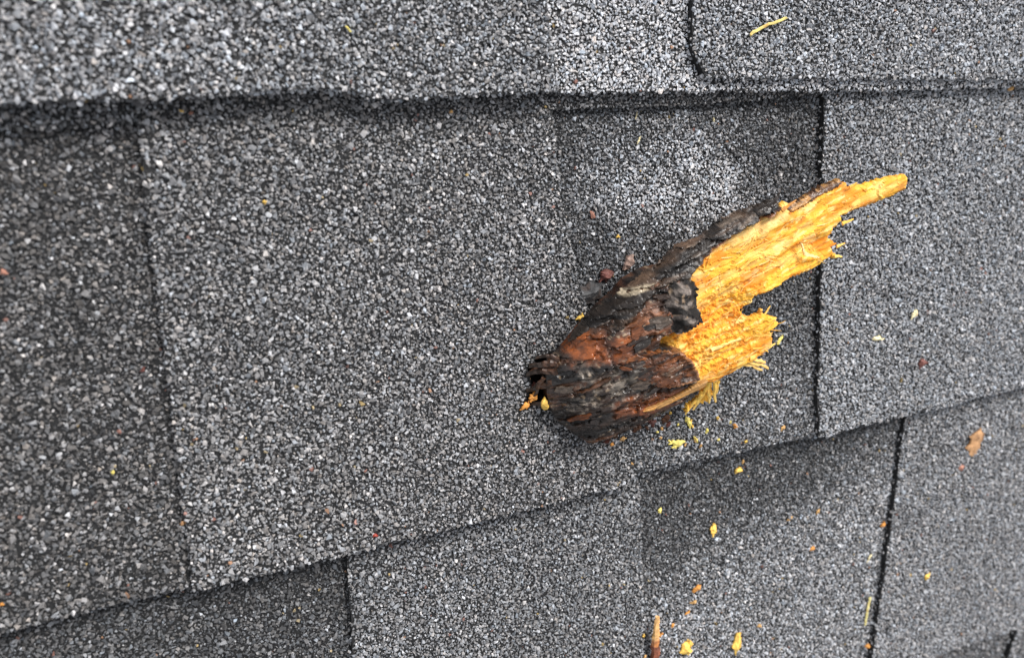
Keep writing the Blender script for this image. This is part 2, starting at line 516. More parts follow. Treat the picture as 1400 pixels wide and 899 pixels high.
ALL_TABS = [up1, up2, midA, midA_strip, midZ, midZ_strip, midB, lowA, lowA_strip, lowB, lowZ, lowZ_strip, botA, botB]
EDGE_GRIT = {(id(midB), 'l'): 0.7, (id(lowB), 'l'): 0.6, (id(up2), 'l'): 0.9, (id(botB), 'l'): 0.6, (id(midA_strip), 'b'): 0.3, (id(midZ_strip), 'b'): 0.3, (id(midA_strip), 'l'): 0, (id(midA_strip), 'r'): 0, (id(midZ_strip), 'l'): 0, (id(midZ_strip), 'r'): 0}
ALL_BASES = [up_base, mid_base, low_base, bot_base]

def top_z(u, v):
    best = -20.0
    u_, v_ = np.array(float(u)), np.array(float(v))
    for p in ALL_TABS + ALL_BASES:
        if bool(p.has(u_, v_)):
            best = max(best, float(p.z(u_, v_)))
    return best

# granule blends: (log mean, spread, warmth) as the factory laid them on each tab
B0 = math.log(0.212)
def T(off=0.0, warm=0.0, sig=0.5):
    def f(u, v):
        m = np.full(u.shape, B0 + off) + 0.22 * fbm(u / 30.0, v / 30.0, 77, 3)
        return m, sig, np.full(u.shape, warm)
    return f
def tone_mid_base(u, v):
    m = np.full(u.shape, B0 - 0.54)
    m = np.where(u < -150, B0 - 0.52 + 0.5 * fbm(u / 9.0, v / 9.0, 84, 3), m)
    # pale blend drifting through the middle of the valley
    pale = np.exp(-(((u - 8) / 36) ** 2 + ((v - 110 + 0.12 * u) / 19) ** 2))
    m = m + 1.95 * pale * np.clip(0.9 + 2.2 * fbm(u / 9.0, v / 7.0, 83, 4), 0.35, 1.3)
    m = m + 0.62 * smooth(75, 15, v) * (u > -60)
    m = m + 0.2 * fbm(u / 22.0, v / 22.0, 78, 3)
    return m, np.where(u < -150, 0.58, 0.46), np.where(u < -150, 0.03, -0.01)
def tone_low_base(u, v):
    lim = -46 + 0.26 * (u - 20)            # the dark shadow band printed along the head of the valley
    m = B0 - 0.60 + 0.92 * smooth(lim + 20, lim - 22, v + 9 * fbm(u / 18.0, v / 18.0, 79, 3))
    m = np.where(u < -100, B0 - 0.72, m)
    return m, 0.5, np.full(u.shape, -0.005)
def tone_up_base(u, v):
    m = np.full(u.shape, B0 + 1.1) + 0.3 * fbm(u / 16.0, v / 16.0, 80, 3)
    return m, 0.48, np.full(u.shape, 0.0)
def tone_up1(u, v):
    m = np.full(u.shape, B0 + 0.34) + 0.25 * fbm(u / 25.0, v / 12.0, 81, 3)
    return m, 0.42, np.full(u.shape, -0.004)
def tone_midA(u, v):
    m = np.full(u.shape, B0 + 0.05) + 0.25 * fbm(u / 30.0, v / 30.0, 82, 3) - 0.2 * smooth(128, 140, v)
    return m, 0.44, np.full(u.shape, 0.018)

roof_v = []
roof = None
def build_roof():
    global roof
    # timber deck under the shingles
    x0, x1, y0, y1 = FAR_L - 40, FAR_R + 40, -620.0, 620.0
    z1, z0 = -10.2, -28.0
    v = [(x0, y0, z0), (x1, y0, z0), (x1, y1, z0), (x0, y1, z0), (x0, y0, z1), (x1, y0, z1), (x1, y1, z1), (x0, y1, z1)]
    q = [(0, 3, 2, 1), (4, 5, 6, 7), (0, 1, 5, 4), (1, 2, 6, 5), (2, 3, 7, 6), (3, 0, 4, 7)]
    t = [x for a, b, c, d in q for x in ((a, b, c), (a, c, d))]
    roof = link('roof', mesh_np('roof', v, t), M_BIT)
    roof['kind'] = 'structure'
    roof['label'] = 'sloping roof covered with grey laminated asphalt shingles'
    roof.matrix_world = ROOF
    seeds = 100
    for name, patches, tone in (
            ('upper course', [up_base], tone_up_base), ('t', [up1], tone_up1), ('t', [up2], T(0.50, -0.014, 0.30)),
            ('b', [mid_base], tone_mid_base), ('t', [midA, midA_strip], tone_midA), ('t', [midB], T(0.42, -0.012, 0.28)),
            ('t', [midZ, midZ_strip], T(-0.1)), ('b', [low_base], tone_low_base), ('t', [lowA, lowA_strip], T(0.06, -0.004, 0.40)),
            ('t', [lowB], T(0.30, -0.004, 0.30)), ('t', [lowZ, lowZ_strip], T(-0.3)), ('b', [bot_base], T(-0.2)), ('t', [botB], T(0.1))):
        seeds += 1
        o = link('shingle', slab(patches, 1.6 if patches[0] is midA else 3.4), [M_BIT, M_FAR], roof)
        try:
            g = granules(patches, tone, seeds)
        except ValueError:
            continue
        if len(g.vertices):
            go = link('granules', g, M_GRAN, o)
            go['kind'] = 'stuff'
    link('shingle', slab([botA], 6), [M_BIT, M_FAR], roof)
    # the courses that go on beyond the picture
    for k in (-4, -3, 2, 3):
        rr = np.random.default_rng(k + 50)
        bb = Patch(k, 'base', const(FAR_L), const(FAR_R), edge_b([(-560, k * D), (620, k * D)], 60 + k, 1.2), (k + 1) * D + 9)
        link('shingle', slab([bb], 7), [M_BIT, M_FAR], roof)
        x = FAR_L + rr.uniform(20, 90)
        while x < FAR_R - 60:
            w = rr.uniform(90, 170)
            x2 = min(x + w, FAR_R)
            tb = Patch(k, 'tab', edge_l([(x, k * D), (x + rr.uniform(-6, 6), (k + 1) * D + 9)], int(x) + 900), edge_l([(x2, k * D), (x2 + rr.uniform(-6, 6), (k + 1) * D + 9)], int(x) + 901),
                       edge_b([(-560, k * D + 0.3), (620, k * D + 0.3)], int(x) + 902), (k + 1) * D + 9)
            link('shingle', slab([tb], 7), [M_BIT, M_FAR], roof)
            x = x2 + rr.uniform(70, 140)
build_roof()

# ------------------------------------------------------------------ the broken branch
# branch coordinates: s along the branch, t across it, h off its mid-plane (mm)
BO = (-54.14, 41.57, 6.0)
BM = ROOF @ Matrix.Translation(Vector(BO) * MM) @ Matrix.Rotation(math.radians(21.36), 4, 'Z') @ Matrix.Rotation(math.radians(-9), 4, 'Y')
SS = [-4, 0, 2, 5, 10, 16, 24, 30, 40, 50, 60, 66, 75, 85, 90, 95, 103, 110, 118, 124, 130, 140, 153, 160]
LO = [-6, -8, -12, -17, -24, -25.5, -25.5, -25.5, -25, -25, -25.5, -25.5, -25, -22.5, -17, -8, -3, -2, -2, 3, 9, 10, 11, 11]
HI = [3, 5, 7, 10, 13.5, 16, 19.5, 22, 26, 29, 31, 31.5, 32, 32, 32, 32, 31, 28, 26, 25, 23, 19.5, 17, 17]
HS = [1, 1.5, 2.5, 4, 7.5, 10.5, 13, 14.5, 15.5, 16, 15, 14.5, 13.5, 12, 11, 10, 8.5, 7.5, 5.5, 4.8, 4, 3.2, 2.5, 2.5]
def dome(s, t):
    lo = np.interp(s, SS, LO); hi = np.interp(s, SS, HI); H = np.interp(s, SS, HS)
    x = (t - (lo + hi) / 2) / ((hi - lo) / 2 + 0.5)
    return H * np.sqrt(np.clip(1 - x * x, 0, 1))

POLY = dict(
 bark=[(7.2,12.7),(12.9,13.9),(18.5,16.5),(24.0,19.1),(30.1,21.5),(37.3,23.2),(42.6,26.0),(48.0,26.0),(55.0,24.0),(59.6,20.9),(59.7,17.4),(57.3,13.7),(56.6,8.4),(51.5,6.6),(46.8,7.9),(42.9,7.6),(41.0,5.4),(44.9,2.7),(48.1,-1.7),(49.5,-6.9),(50.1,-11.9),(51.8,-24.2),(44.7,-24.1),(37.4,-24.7),(30.1,-25.3),(23.3,-24.5),(16.1,-25.1),(11.0,-25.8),(8.8,-24.1),(6.3,-19.6),(3.2,-13.3),(1.4,-9.3),(1.1,-3.2),(2.0,2.8),(4.3,8.6)],
 strip=[(15.6,15.9),(20.6,18.8),(25.1,21.3),(30.5,22.6),(36.4,24.3),(41.7,26.4),(48.2,27.9),(55.3,29.4),(59.7,30.6),(61.0,31.3),(66.5,31.1),(73.2,31.2),(79.0,32.4),(81.6,32.2),(87.1,32.3),(95.0,31.5),(100.3,30.8),(103.4,30.9),(99.8,30.3),(99.8,27.5),(94.6,26.9),(88.1,27.3),(80.9,27.0),(74.8,26.2),(70.2,25.4),(65.7,24.0),(61.7,22.3),(58.9,21.0),(53.6,21.8),(48.8,22.1),(44.3,20.5),(38.3,18.4),(32.2,15.6),(27.5,13.4),(27.6,16.0),(31.1,18.6),(26.0,18.2),(21.4,17.5)],
 knob=[(53.5,23.7),(57.9,22.6),(60.1,18.1),(57.0,13.8),(57.3,7.4),(53.0,6.8),(47.9,7.5),(45.8,10.0),(47.9,13.3),(47.9,18.0),(50.8,21.3)],
 lobe=[(27.1,7.8),(31.7,7.4),(36.0,6.0),(41.6,4.2),(46.0,2.2),(48.6,-2.2),(49.9,-8.6),(50.2,-12.2),(44.1,-10.9),(37.7,-9.1),(32.5,-4.1),(29.0,0.7),(27.0,4.8)],
 pale=[(28.6,-15.2),(35.4,-15.2),(42.2,-15.4),(49.2,-14.8),(54.0,-15.9),(52.4,-18.4),(44.7,-18.0),(36.3,-17.6),(30.9,-16.7)],
 edge=[(101.2,27.0),(108.8,26.3),(115.8,26.4),(122.7,25.9),(126.3,25.8),(126.9,24.1),(120.8,23.8),(112.3,23.8),(103.2,24.3)],
 wood=[(38,24),(55,26),(67.5,26),(77.6,26.5),(84.7,27),(93.1,27),(100.5,27.5),(102.7,28.4),(104.4,26.6),(103.1,24.9),(105.4,23.9),(112.5,24.2),(120.9,24.3),(129.1,23.1),(128.6,21.7),(133.4,20.3),(140.5,18.7),(146.4,18.0),(151.7,16.3),(151.9,13.6),(150.2,11.0),(144.9,10.7),(137.2,11.6),(129.8,12.8),(123.7,13.6),(122.2,13.6),(123.0,11.9),(120.6,10.1),(118.9,10.7),(118.6,8.3),(116.1,7.5),(119.1,4.3),(116.0,4.3),(116.6,2.3),(118.1,0.5),(117.8,-1.5),(115.3,0.8),(113.0,0.6),(109.2,-0.5),(104.6,-0.1),(98.0,1.1),(91.4,1.7),(85.3,2.2),(81.3,2.9),(80.0,0.2),(75.8,-0.1),(75.8,-2.5),(78.0,-4.1),(81.2,-4.8),(82.4,-3.3),(83.5,-6.1),(86.6,-8.6),(89.0,-13.4),(84.8,-14.4),(84.7,-20.7),(80.7,-21.9),(75.0,-22.4),(69.0,-22.9),(63.1,-22.6),(60.3,-24.0),(54.5,-21.0),(48.0,-19.5),(40,-18),(34,-5),(34,12)],
 tuft=[(53.8,-20.0),(62.0,-26.3),(60.8,-30.6),(60.3,-35.8),(58.6,-35.1),(56.1,-36.1),(54.9,-33.9),(52.3,-35.2),(48.8,-36.0),(49.1,-33.2),(53.7,-32.1),(55.2,-29.4),(53.0,-24.8)],
 fibre=[(67.8,-14.6),(72.1,-15.6),(80.1,-24.4),(81.9,-28.4),(82.0,-31.2),(80.1,-29.7),(76.8,-25.7),(69.6,-17.7)],
 curl=[(103.3,13.4),(104.4,8.8),(109.6,4.0),(108.2,4.2),(103.5,7.8)],
)

def rough_outline(poly, step, jag, seed):
    """densify an outline and fray it"""
    rng = np.random.default_rng(seed)
    out = []
    n = len(poly)
    for i in range(n):
        a = np.array(poly[i], float); b = np.array(poly[(i + 1) % n], float)
        m = max(1, int(np.hypot(*(b - a)) / step))
        d = (b - a) / max(np.hypot(*(b - a)), 1e-6)
        nrm = np.array([-d[1], d[0]])
        for k in range(m):
            p = a + (b - a) * k / m
            if k: p = p + nrm * rng.normal(0, jag)
            out.append((float(p[0]), float(p[1])))
    return out

def solid(poly, top, bot, colour, spacing=0.7, jag=0.15, seed=1, shade=False):
    """closed solid between two height fields over a frayed outline"""
    rng = np.random.default_rng(seed)
    ol = rough_outline(poly, spacing * 1.1, jag, seed)
    P = np.array(ol)
    x0, y0 = P.min(0); x1, y1 = P.max(0)
    gx, gy = np.meshgrid(np.arange(x0, x1, spacing), np.arange(y0, y1, spacing * 0.87))
    gx = gx + (np.arange(gx.shape[0]) % 2)[:, None] * spacing / 2
    gx = (gx + rng.uniform(-0.2, 0.2, gx.shape) * spacing).ravel(); gy = (gy + rng.uniform(-0.2, 0.2, gy.shape[0] * gy.shape[1]).reshape(gy.shape) * spacing).ravel()
    ok = in_poly(gx, gy, ol)
    gx, gy = gx[ok], gy[ok]
    ok = dist_poly(gx, gy, ol) > spacing * 0.45
    gx, gy = gx[ok], gy[ok]
    pts = [Vector(p) for p in ol] + [Vector((a, b)) for a, b in zip(gx.tolist(), gy.tolist())]
    nb = len(ol)
    ov, oe, of, _, _, _ = delaunay_2d_cdt(pts, [(i, (i + 1) % nb) for i in range(nb)], [], 1, 1e-5)
    X = np.array([p[:] for p in ov]); Tt = np.array([f for f in of if len(f) == 3])
    d = dist_poly(X[:, 0], X[:, 1], ol)
    zt = top(X[:, 0], X[:, 1], d); zb = np.minimum(bot(X[:, 0], X[:, 1], d, zt), zt - 0.15)
    n = len(X)
    V = np.concatenate([np.column_stack([X, zt]), np.column_stack([X, zb])])
    a, b, c = X[Tt[:, 0]], X[Tt[:, 1]], X[Tt[:, 2]]
    flip = ((b - a)[:, 0] * (c - a)[:, 1] - (b - a)[:, 1] * (c - a)[:, 0]) < 0
    Tt[flip] = Tt[flip][:, ::-1]
    e = np.concatenate([Tt[:, [0, 1]], Tt[:, [1, 2]], Tt[:, [2, 0]]])
    key = np.sort(e, 1); key = key[:, 0] * n + key[:, 1]
    _, first, cnt = np.unique(key, return_index=True, return_counts=True)
    e = e[first[cnt == 1]]
    w1 = np.stack([e[:, 0], e[:, 0] + n, e[:, 1] + n], 1)
    w2 = np.stack([e[:, 0], e[:, 1] + n, e[:, 1]], 1)
    col = colour(X[:, 0], X[:, 1], d)
    return mesh_np('solid', V, np.concatenate([Tt, Tt[:, ::-1] + n, w1, w2]), np.concatenate([col, col]), smooth_shade=shade)

def mixc(a, b, k):
    k = np.asarray(k)[:, None]
    return a * (1 - k) + np.asarray(b)[None, :] * k

BLACK = (0.010, 0.008, 0.007); DARK = (0.022, 0.013, 0.009); BROWN = (0.062, 0.025, 0.011)
RED = (0.24, 0.062, 0.012); GREY = (0.21, 0.175, 0.14); TAN = (0.36, 0.26, 0.17)

def bark_colour(s, t, d):
    n = s.size
    c = np.tile(np.array(DARK), (n, 1))
    c = mixc(c, BLACK, smooth(0.0, 0.18, fbm(s / 18.0, t / 3.0, 201)))
    c = mixc(c, BROWN, smooth(0.02, 0.16, fbm(s / 20.0, t / 2.6, 202)))
    for (ps, pt, r, col, k) in ((19.5, 13.5, 7.5, RED, 0.9), (38.8, 14.0, 11.0, (0.17, 0.06, 0.022), 0.9), (42, 17, 4.0, (0.26, 0.13, 0.08), 0.6),
                                (25.7, -11.5, 6.5, RED, 0.45), (33, -14, 7.5, RED, 0.7), (40, -17, 6.0, RED, 0.5), (30.0, 8.5, 7.0, RED, 0.75)):
        q = np.hypot(s - ps, (t - pt) * 1.2) / r + 0.9 * fbm(s / 4.0, t / 2.5, int(ps) + 210)
        c = mixc(c, col, k * smooth(1.1, 0.5, q))
    for (ps, pt, r, k) in ((18.5, 0.5, 9.0, 0.8), (27.0, 1.5, 8.0, 0.75), (11.5, -5.0, 5.0, 0.65), (33.0, -7.0, 6.0, 0.5), (15, 9, 3.5, 0.35), (22, -7, 5, 0.5)):
        q = np.hypot(s - ps, (t - pt) * 1.3) / r + 1.2 * fbm(s / 3.0, t / 2.0, int(ps * 3) + 230)
        f = fbm(s / 1.6, t / 1.1, 240)
        c = mixc(c, GREY, k * smooth(1.1, 0.5, q) * smooth(-0.08, 0.12, f))
        c = mixc(c, BLACK, 0.8 * smooth(1.1, 0.6, q) * smooth(0.08, 0.2, fbm(s / 2.2, t / 1.4, 241)))
    v1, e1, _ = plates(s, t, 24.0, 5.0, 300)
    v2, e2, _ = plates(s, t, 6.0, 1.7, 340)
    c = c * (0.6 + 0.9 * v1)[:, None] * (0.65 + 0.75 * v2)[:, None]
    c = mixc(c, BLACK, 0.8 * np.exp(-e1 / 0.08))
    c = mixc(c, TAN, 0.8 * smooth(0.235, 0.275, fbm(s / 2.0, t / 1.0, 243)))
    return c

def plates(s, t, cs, ct, seed):
    """cracked plates: per-plate random value, and distance to the crack between plates"""
    s = s + 2.2 * fbm(s / 5.0, t / 5.0, seed + 1, 2); t = t + 2.6 * fbm(s / 6.0, t / 3.0, seed + 2, 3)
    x, y = s / cs, t / ct
    ix, iy = np.floor(x), np.floor(y)
    f1 = np.full(x.shape, 9.0); f2 = np.full(x.shape, 9.0); val = np.zeros(x.shape); tl = np.zeros(x.shape)
    for dx in (-1, 0, 1):
        for dy in (-1, 0, 1):
            cx, cy = ix + dx, iy + dy
            px = cx + 0.1 + 0.8 * _hash(cx, cy, seed); py = cy + 0.1 + 0.8 * _hash(cx, cy, seed + 5)
            d = np.hypot(x - px, y - py)
            near = d < f1
            f2 = np.where(near, f1, np.minimum(f2, d))
            val = np.where(near, _hash(cx, cy, seed + 9), val)
            tl = np.where(near, (x - px) * (_hash(cx, cy, seed + 11) - 0.5) + (y - py) * (_hash(cx, cy, seed + 12) - 0.5), tl)
            f1 = np.where(near, d, f1)
    return val, f2 - f1, tl

def bark_relief(s, t, seed=300):
    v1, e1, t1 = plates(s, t, 24.0, 5.0, seed)
    v2, e2, t2 = plates(s, t, 6.0, 1.7, seed + 40)
    k = smooth(-0.05, 0.12, fbm(s / 11.0, t / 6.0, seed + 20, 2))        # some of it worn smooth, some flaking
    r = 1.2 * (v1 - 0.5) + 1.3 * t1 - 1.1 * np.exp(-e1 / 0.06) + k * (1.0 * (v2 - 0.5) + 1.0 * t2 - 0.6 * np.exp(-e2 / 0.12)) + 1.3 * fbm(s / 24.0, t / 1.5, seed + 60, 3)
    pits = -1.5 * smooth(0.12, 0.24, fbm(s / 3.0, t / 1.8, seed + 25, 2))
    return 0.72 * (r + pits) + 1.4 * fbm(s / 9.0, t / 3.0, seed, 3) + 0.5 * fbm(s / 2.4, t / 1.0, seed + 3, 3)

branch = bpy.data.objects.new('broken_branch', None)
COL.objects.link(branch)
branch.matrix_world = BM
branch.empty_display_size = 0.02
tag(branch, 'broken branch stub with dark bark and bright orange splintered wood stuck into the shingles', 'branch')

# fresh inner wood
def wood_top(s, t, d):
    h = 0.60 * dome(s, t) - 0.5
    fib = 0.9 * fbm(s / 30.0, t / 2.8, 400, 4) + 0.5 * fbm(s / 9.0, t / 0.9, 404, 3) + 1.6 * fbm(s / 9.0, t / 4.5, 407, 3)
    v3, e3, t3 = plates(s, t, 11.0, 3.0, 460)
    fib = fib + 0.6 * (v3 - 0.5) + 1.0 * t3 - 0.12 * np.exp(-e3 / 0.08)
    step = np.floor(4.5 * (fbm(s / 26.0, t / 7.5, 410, 2) + 0.5)) * 0.55
    pit = np.exp(-(((s - 68.5) / 9) ** 2 + ((t - 2.5) / 6.5) ** 2))
    pit2 = np.exp(-(((s - 50) / 8) ** 2 + ((t - 1.0) / 6) ** 2))
    crumb = 2.4 * fbm(s / 1.7, t / 1.4, 420, 4) + 1.1 * fbm(s / 0.7, t / 0.7, 425, 2)
    crumb_k = np.clip(pit * 1.1 + pit2 + smooth(88, 68, s) * smooth(14, 5, t) * smooth(-19, -12, t), 0, 1)
    groove = -1.0 * np.exp(-((t - (9.0 + 0.10 * (s - 80))) / 0.9) ** 2) * smooth(62, 72, s) * smooth(112, 100, s)
    groove += -0.8 * np.exp(-((t - (-13.0 - 0.05 * (s - 60))) / 0.7) ** 2) * smooth(52, 58, s)
    rim = 1.3 * np.exp(-((t - (23.0 - 0.0 * s)) / 1.6) ** 2) * smooth(75, 90, s) * smooth(128, 118, s)
    scoop = -2.0 * np.exp(-(((s - 108) / 6) ** 2 + ((t - 8) / 3.6) ** 2))
    return h + fib * (1 - 0.6 * crumb_k) + step * (1 - crumb_k) - 3.4 * pit + crumb * crumb_k + groove + rim + scoop - 0.9 * smooth(0.8, 0, d)
def wood_bot(s, t, d, zt):
    return zt - (1.2 + 0.40 * dome(s, t) * smooth(0, 3, d)) - 0.8 * smooth(0, 2.0, d)
def wood_colour(s, t, d):
    c = np.tile(np.array((0.94, 0.49, 0.048)), (s.size, 1))
    c = mixc(c, (0.95, 0.57, 0.13), smooth(0.03, 0.16, fbm(s / 22.0, t / 3.0, 430)))
    c = mixc(c, (0.80, 0.27, 0.018), 0.9 * smooth(0.0, 0.14, fbm(s / 9.0, t / 4.0, 431)))
    c = mixc(c, (0.94, 0.68, 0.27), 0.75 * smooth(0.06, 0.2, fbm(s / 12.0, t / 5.0, 436, 4)))
    c = mixc(c, (0.60, 0.22, 0.03), 0.4 * smooth(0.08, 0.2, fbm(s / 7.0, t / 3.0, 437, 4)))
    c = mixc(c, (0.22, 0.10, 0.035), 0.45 * smooth(0.2, 0.28, fbm(s / 5.0, t / 1.6, 438, 4)))
    k = np.exp(-(((s - 68) / 9) ** 2 + ((t - 2.0) / 7) ** 2)) + np.exp(-(((s - 50) / 6) ** 2 + ((t + 6.0) / 5) ** 2))
    c = mixc(c, (0.74, 0.24, 0.02), np.clip(k, 0, 1) * smooth(-0.05, 0.15, fbm(s / 1.6, t / 1.4, 432)))
    c = mixc(c, (0.40, 0.10, 0.012), 0.8 * np.clip(k, 0, 1) * smooth(0.1, 0.2, fbm(s / 1.5, t / 1.2, 433)))
    c = mixc(c, (0.97, 0.72, 0.26), 0.8 * smooth(0.14, 0.24, fbm(s / 5.0, t / 0.9, 434)))
    c = mixc(c, (0.30, 0.10, 0.02), 0.75 * smooth(0.255, 0.3, fbm(s / 1.4, t / 0.9, 435)))
    c = mixc(c, (0.55, 0.20, 0.04), 0.7 * smooth(2.6, 1.0, np.hypot(s - 148.5, (t - 12.5))) + 0.5 * smooth(4, 1, np.hypot((s - 133) / 1.6, t - 12.6)))
    return c
link('wood', solid(POLY['wood'], wood_top, wood_bot, wood_colour, 0.55, 0.22, 11), M_WOOD, branch)

# the log with its bark
def log_top(s, t, d):
    return dome(s, t) * smooth(-2.0, 3.0, d + 2.0) + bark_relief(s, t) * smooth(0, 1.5, d + 0.4) - 0.2
def log_bot(s, t, d, zt):
    return np.where(s > 47, -0.7 * dome(s, t) - 0.8, (-0.8 * dome(s, t) - 2.2 - 1.1 * np.clip(9 - s, 0, 12)) * smooth(-0.4, 1.6, d))
link('bark', solid(POLY['bark'], log_top, log_bot, bark_colour, 0.5, 0.10, 12), M_BARK, branch)

def strip_top(s, t, d):
    v1, e1, t1 = plates(s, t, 17.0, 3.4, 560)
    v2, e2, t2 = plates(s, t, 6.0, 1.5, 580)
    r = 1.5 * (v1 - 0.5) + 2.0 * t1 - 1.4 * np.exp(-e1 / 0.09) + 0.7 * (v2 - 0.5) - 0.5 * np.exp(-e2 / 0.12) + 1.2 * fbm(s / 9.0, t / 1.6, 503, 4)
    return dome(s, t) + 1.6 + r - 1.4 * smooth(1.4, 0, d)
def strip_bot(s, t, d, zt):
    return np.minimum(zt - 0.5, (zt - 0.5) * (1 - smooth(0, 2.5, d)) + (0.55 * dome(s, t) - 1.5) * smooth(0, 2.5, d))
def strip_colour(s, t, d):
    c = np.tile(np.array((0.026, 0.018, 0.013)), (s.size, 1))
    c = mixc(c, BLACK, smooth(0.0, 0.12, fbm(s / 14.0, t / 2.0, 510)))
    c = mixc(c, (0.075, 0.045, 0.028), smooth(0.02, 0.14, fbm(s / 16.0, t / 2.2, 511)))
    c = mixc(c, (0.20, 0.155, 0.12), 0.6 * smooth(0.16, 0.25, fbm(s / 6.0, t / 1.3, 512)))
    v1, e1, _ = plates(s, t, 17.0, 3.4, 560)
    c = c * (0.55 + 0.95 * v1)[:, None]
    c = mixc(c, BLACK, 0.8 * np.exp(-e1 / 0.08))
    q = np.hypot((s - 42.0) / 6.0, (t - 24.6) / 1.2) + 0.5 * fbm(s / 2, t / 1.2, 513)
    c = mixc(c, (0.44, 0.36, 0.25), 0.95 * smooth(1.0, 0.75, q))
    edge = smooth(1.0, 0.2, d) * smooth(60, 75, s) * smooth(28.5, 26.5, t)
    c = mixc(c, (0.36, 0.13, 0.045), 0.75 * edge)
    return c
link('bark_strip', solid(POLY['strip'], strip_top, strip_bot, strip_colour, 0.5, 0.14, 13), M_BARK, branch)

def knob_top(s, t, d):
    return dome(s, t) + 0.6 + 2.2 * smooth(0, 3, d) + 3.4 * fbm(s / 3.2, t / 2.8, 520, 4)
def knob_colour(s, t, d):
    c = np.tile(np.array((0.020, 0.016, 0.014)), (s.size, 1))
    c = mixc(c, BLACK, smooth(-0.02, 0.1, fbm(s / 4.0, t / 3.4, 521)))
    c = mixc(c, (0.23, 0.19, 0.165), 0.85 * smooth(0.08, 0.2, fbm(s / 2.4, t / 2.2, 522)))
    c = mixc(c, (0.36, 0.25, 0.16), 0.7 * smooth(0.2, 0.27, fbm(s / 1.4, t / 1.4, 523)))
    return c
link('knot', solid(POLY['knob'], knob_top, lambda s, t, d, z: np.minimum(z - 2, 0.55 * dome(s, t)), knob_colour, 0.45, 0.3, 14), M_CHAR, branch)

def lobe_top(s, t, d):
    v2, e2, t2 = plates(s, t, 9.0, 2.2, 570)
    return dome(s, t) - 0.4 + 1.5 * smooth(29, 42, s) + 0.9 * smooth(2.0, 0.3, d) * smooth(38, 45, s) + 0.9 * (v2 - 0.5) + 1.2 * t2 - 0.7 * np.exp(-e2 / 0.08) + 1.3 * fbm(s / 7.0, t / 2.6, 530, 4) + 0.6 * fbm(s / 1.6, t / 1.2, 533, 3)
def lobe_colour(s, t, d):
    c = np.tile(np.array((0.135, 0.045, 0.016)), (s.size, 1))
    c = mixc(c, (0.28, 0.085, 0.018), 0.85 * smooth(0.0, 0.15, fbm(s / 8.0, t / 2.6, 531)))
    c = mixc(c, (0.055, 0.028, 0.016), 0.85 * smooth(0.04, 0.16, fbm(s / 6.0, t / 2.4, 532)))
    q = np.hypot((s - 43.5) / 5.5, (t + 4.0) / 3.6) + 0.8 * fbm(s / 3, t / 2, 534)
    c = mixc(c, (0.17, 0.11, 0.07), 0.8 * smooth(1.1, 0.6, q) * smooth(-0.1, 0.1, fbm(s / 2, t / 0.9, 535)))
    c = mixc(c, DARK, 0.85 * smooth(0.03, 0.14, fbm(s / 5.0, t / 1.3, 536)))
    c = mixc(c, (0.38, 0.17, 0.07), 0.8 * smooth(0.9, 0.2, d) * smooth(38, 44, s))
    return c
link('bark_flap', solid(POLY['lobe'], lobe_top, lambda s, t, d, z: np.minimum(z - 1.4, 0.7 * dome(s, t)), lobe_colour, 0.45, 0.22, 15), M_BARK, branch)

def plain(c, var=0.25, seed=0, sc=(6.0, 1.2)):
    def f(s, t, d):
        k = 1 + var * 2 * fbm(s / sc[0], t / sc[1], seed + 600)
        return np.array(c)[None, :] * k[:, None]
    return f
# pale split sliver along the lower side of the log
link('sliver', solid(POLY['pale'], lambda s, t, d: dome(s, t) + 0.9 + 0.8 * fbm(s / 12, t / 0.8, 540) - 0.5 * smooth(0.7, 0, d), lambda s, t, d, z: z - 1.8, plain((0.50, 0.27, 0.095), 0.5, 1), 0.5, 0.12, 16), M_WOOD, branch)
link('bark_strip', solid(POLY['edge'], lambda s, t, d: 0.60 * dome(s, t) + 1.6 + 1.6 * fbm(s / 4, t / 1.2, 541) - 0.6 * smooth(0.7, 0, d), lambda s, t, d, z: z - 2.2, lambda s, t, d: mixc(np.tile(np.array((0.10, 0.045, 0.02)), (s.size, 1)), (0.5, 0.26, 0.08), 0.85 * smooth(-0.02, 0.12, fbm(s / 3, t / 1.0, 542))), 0.45, 0.25, 17), M_BARK, branch)
# loose fibres of the fracture
link('wood_fibre', solid(POLY['curl'], lambda s, t, d: 0.60 * dome(s, t) + 1.6 + 0.3 * fbm(s, t, 546), lambda s, t, d, z: z - 0.8, plain((0.98, 0.80, 0.38), 0.2, 4), 0.4, 0.1, 20), M_WOOD, branch)

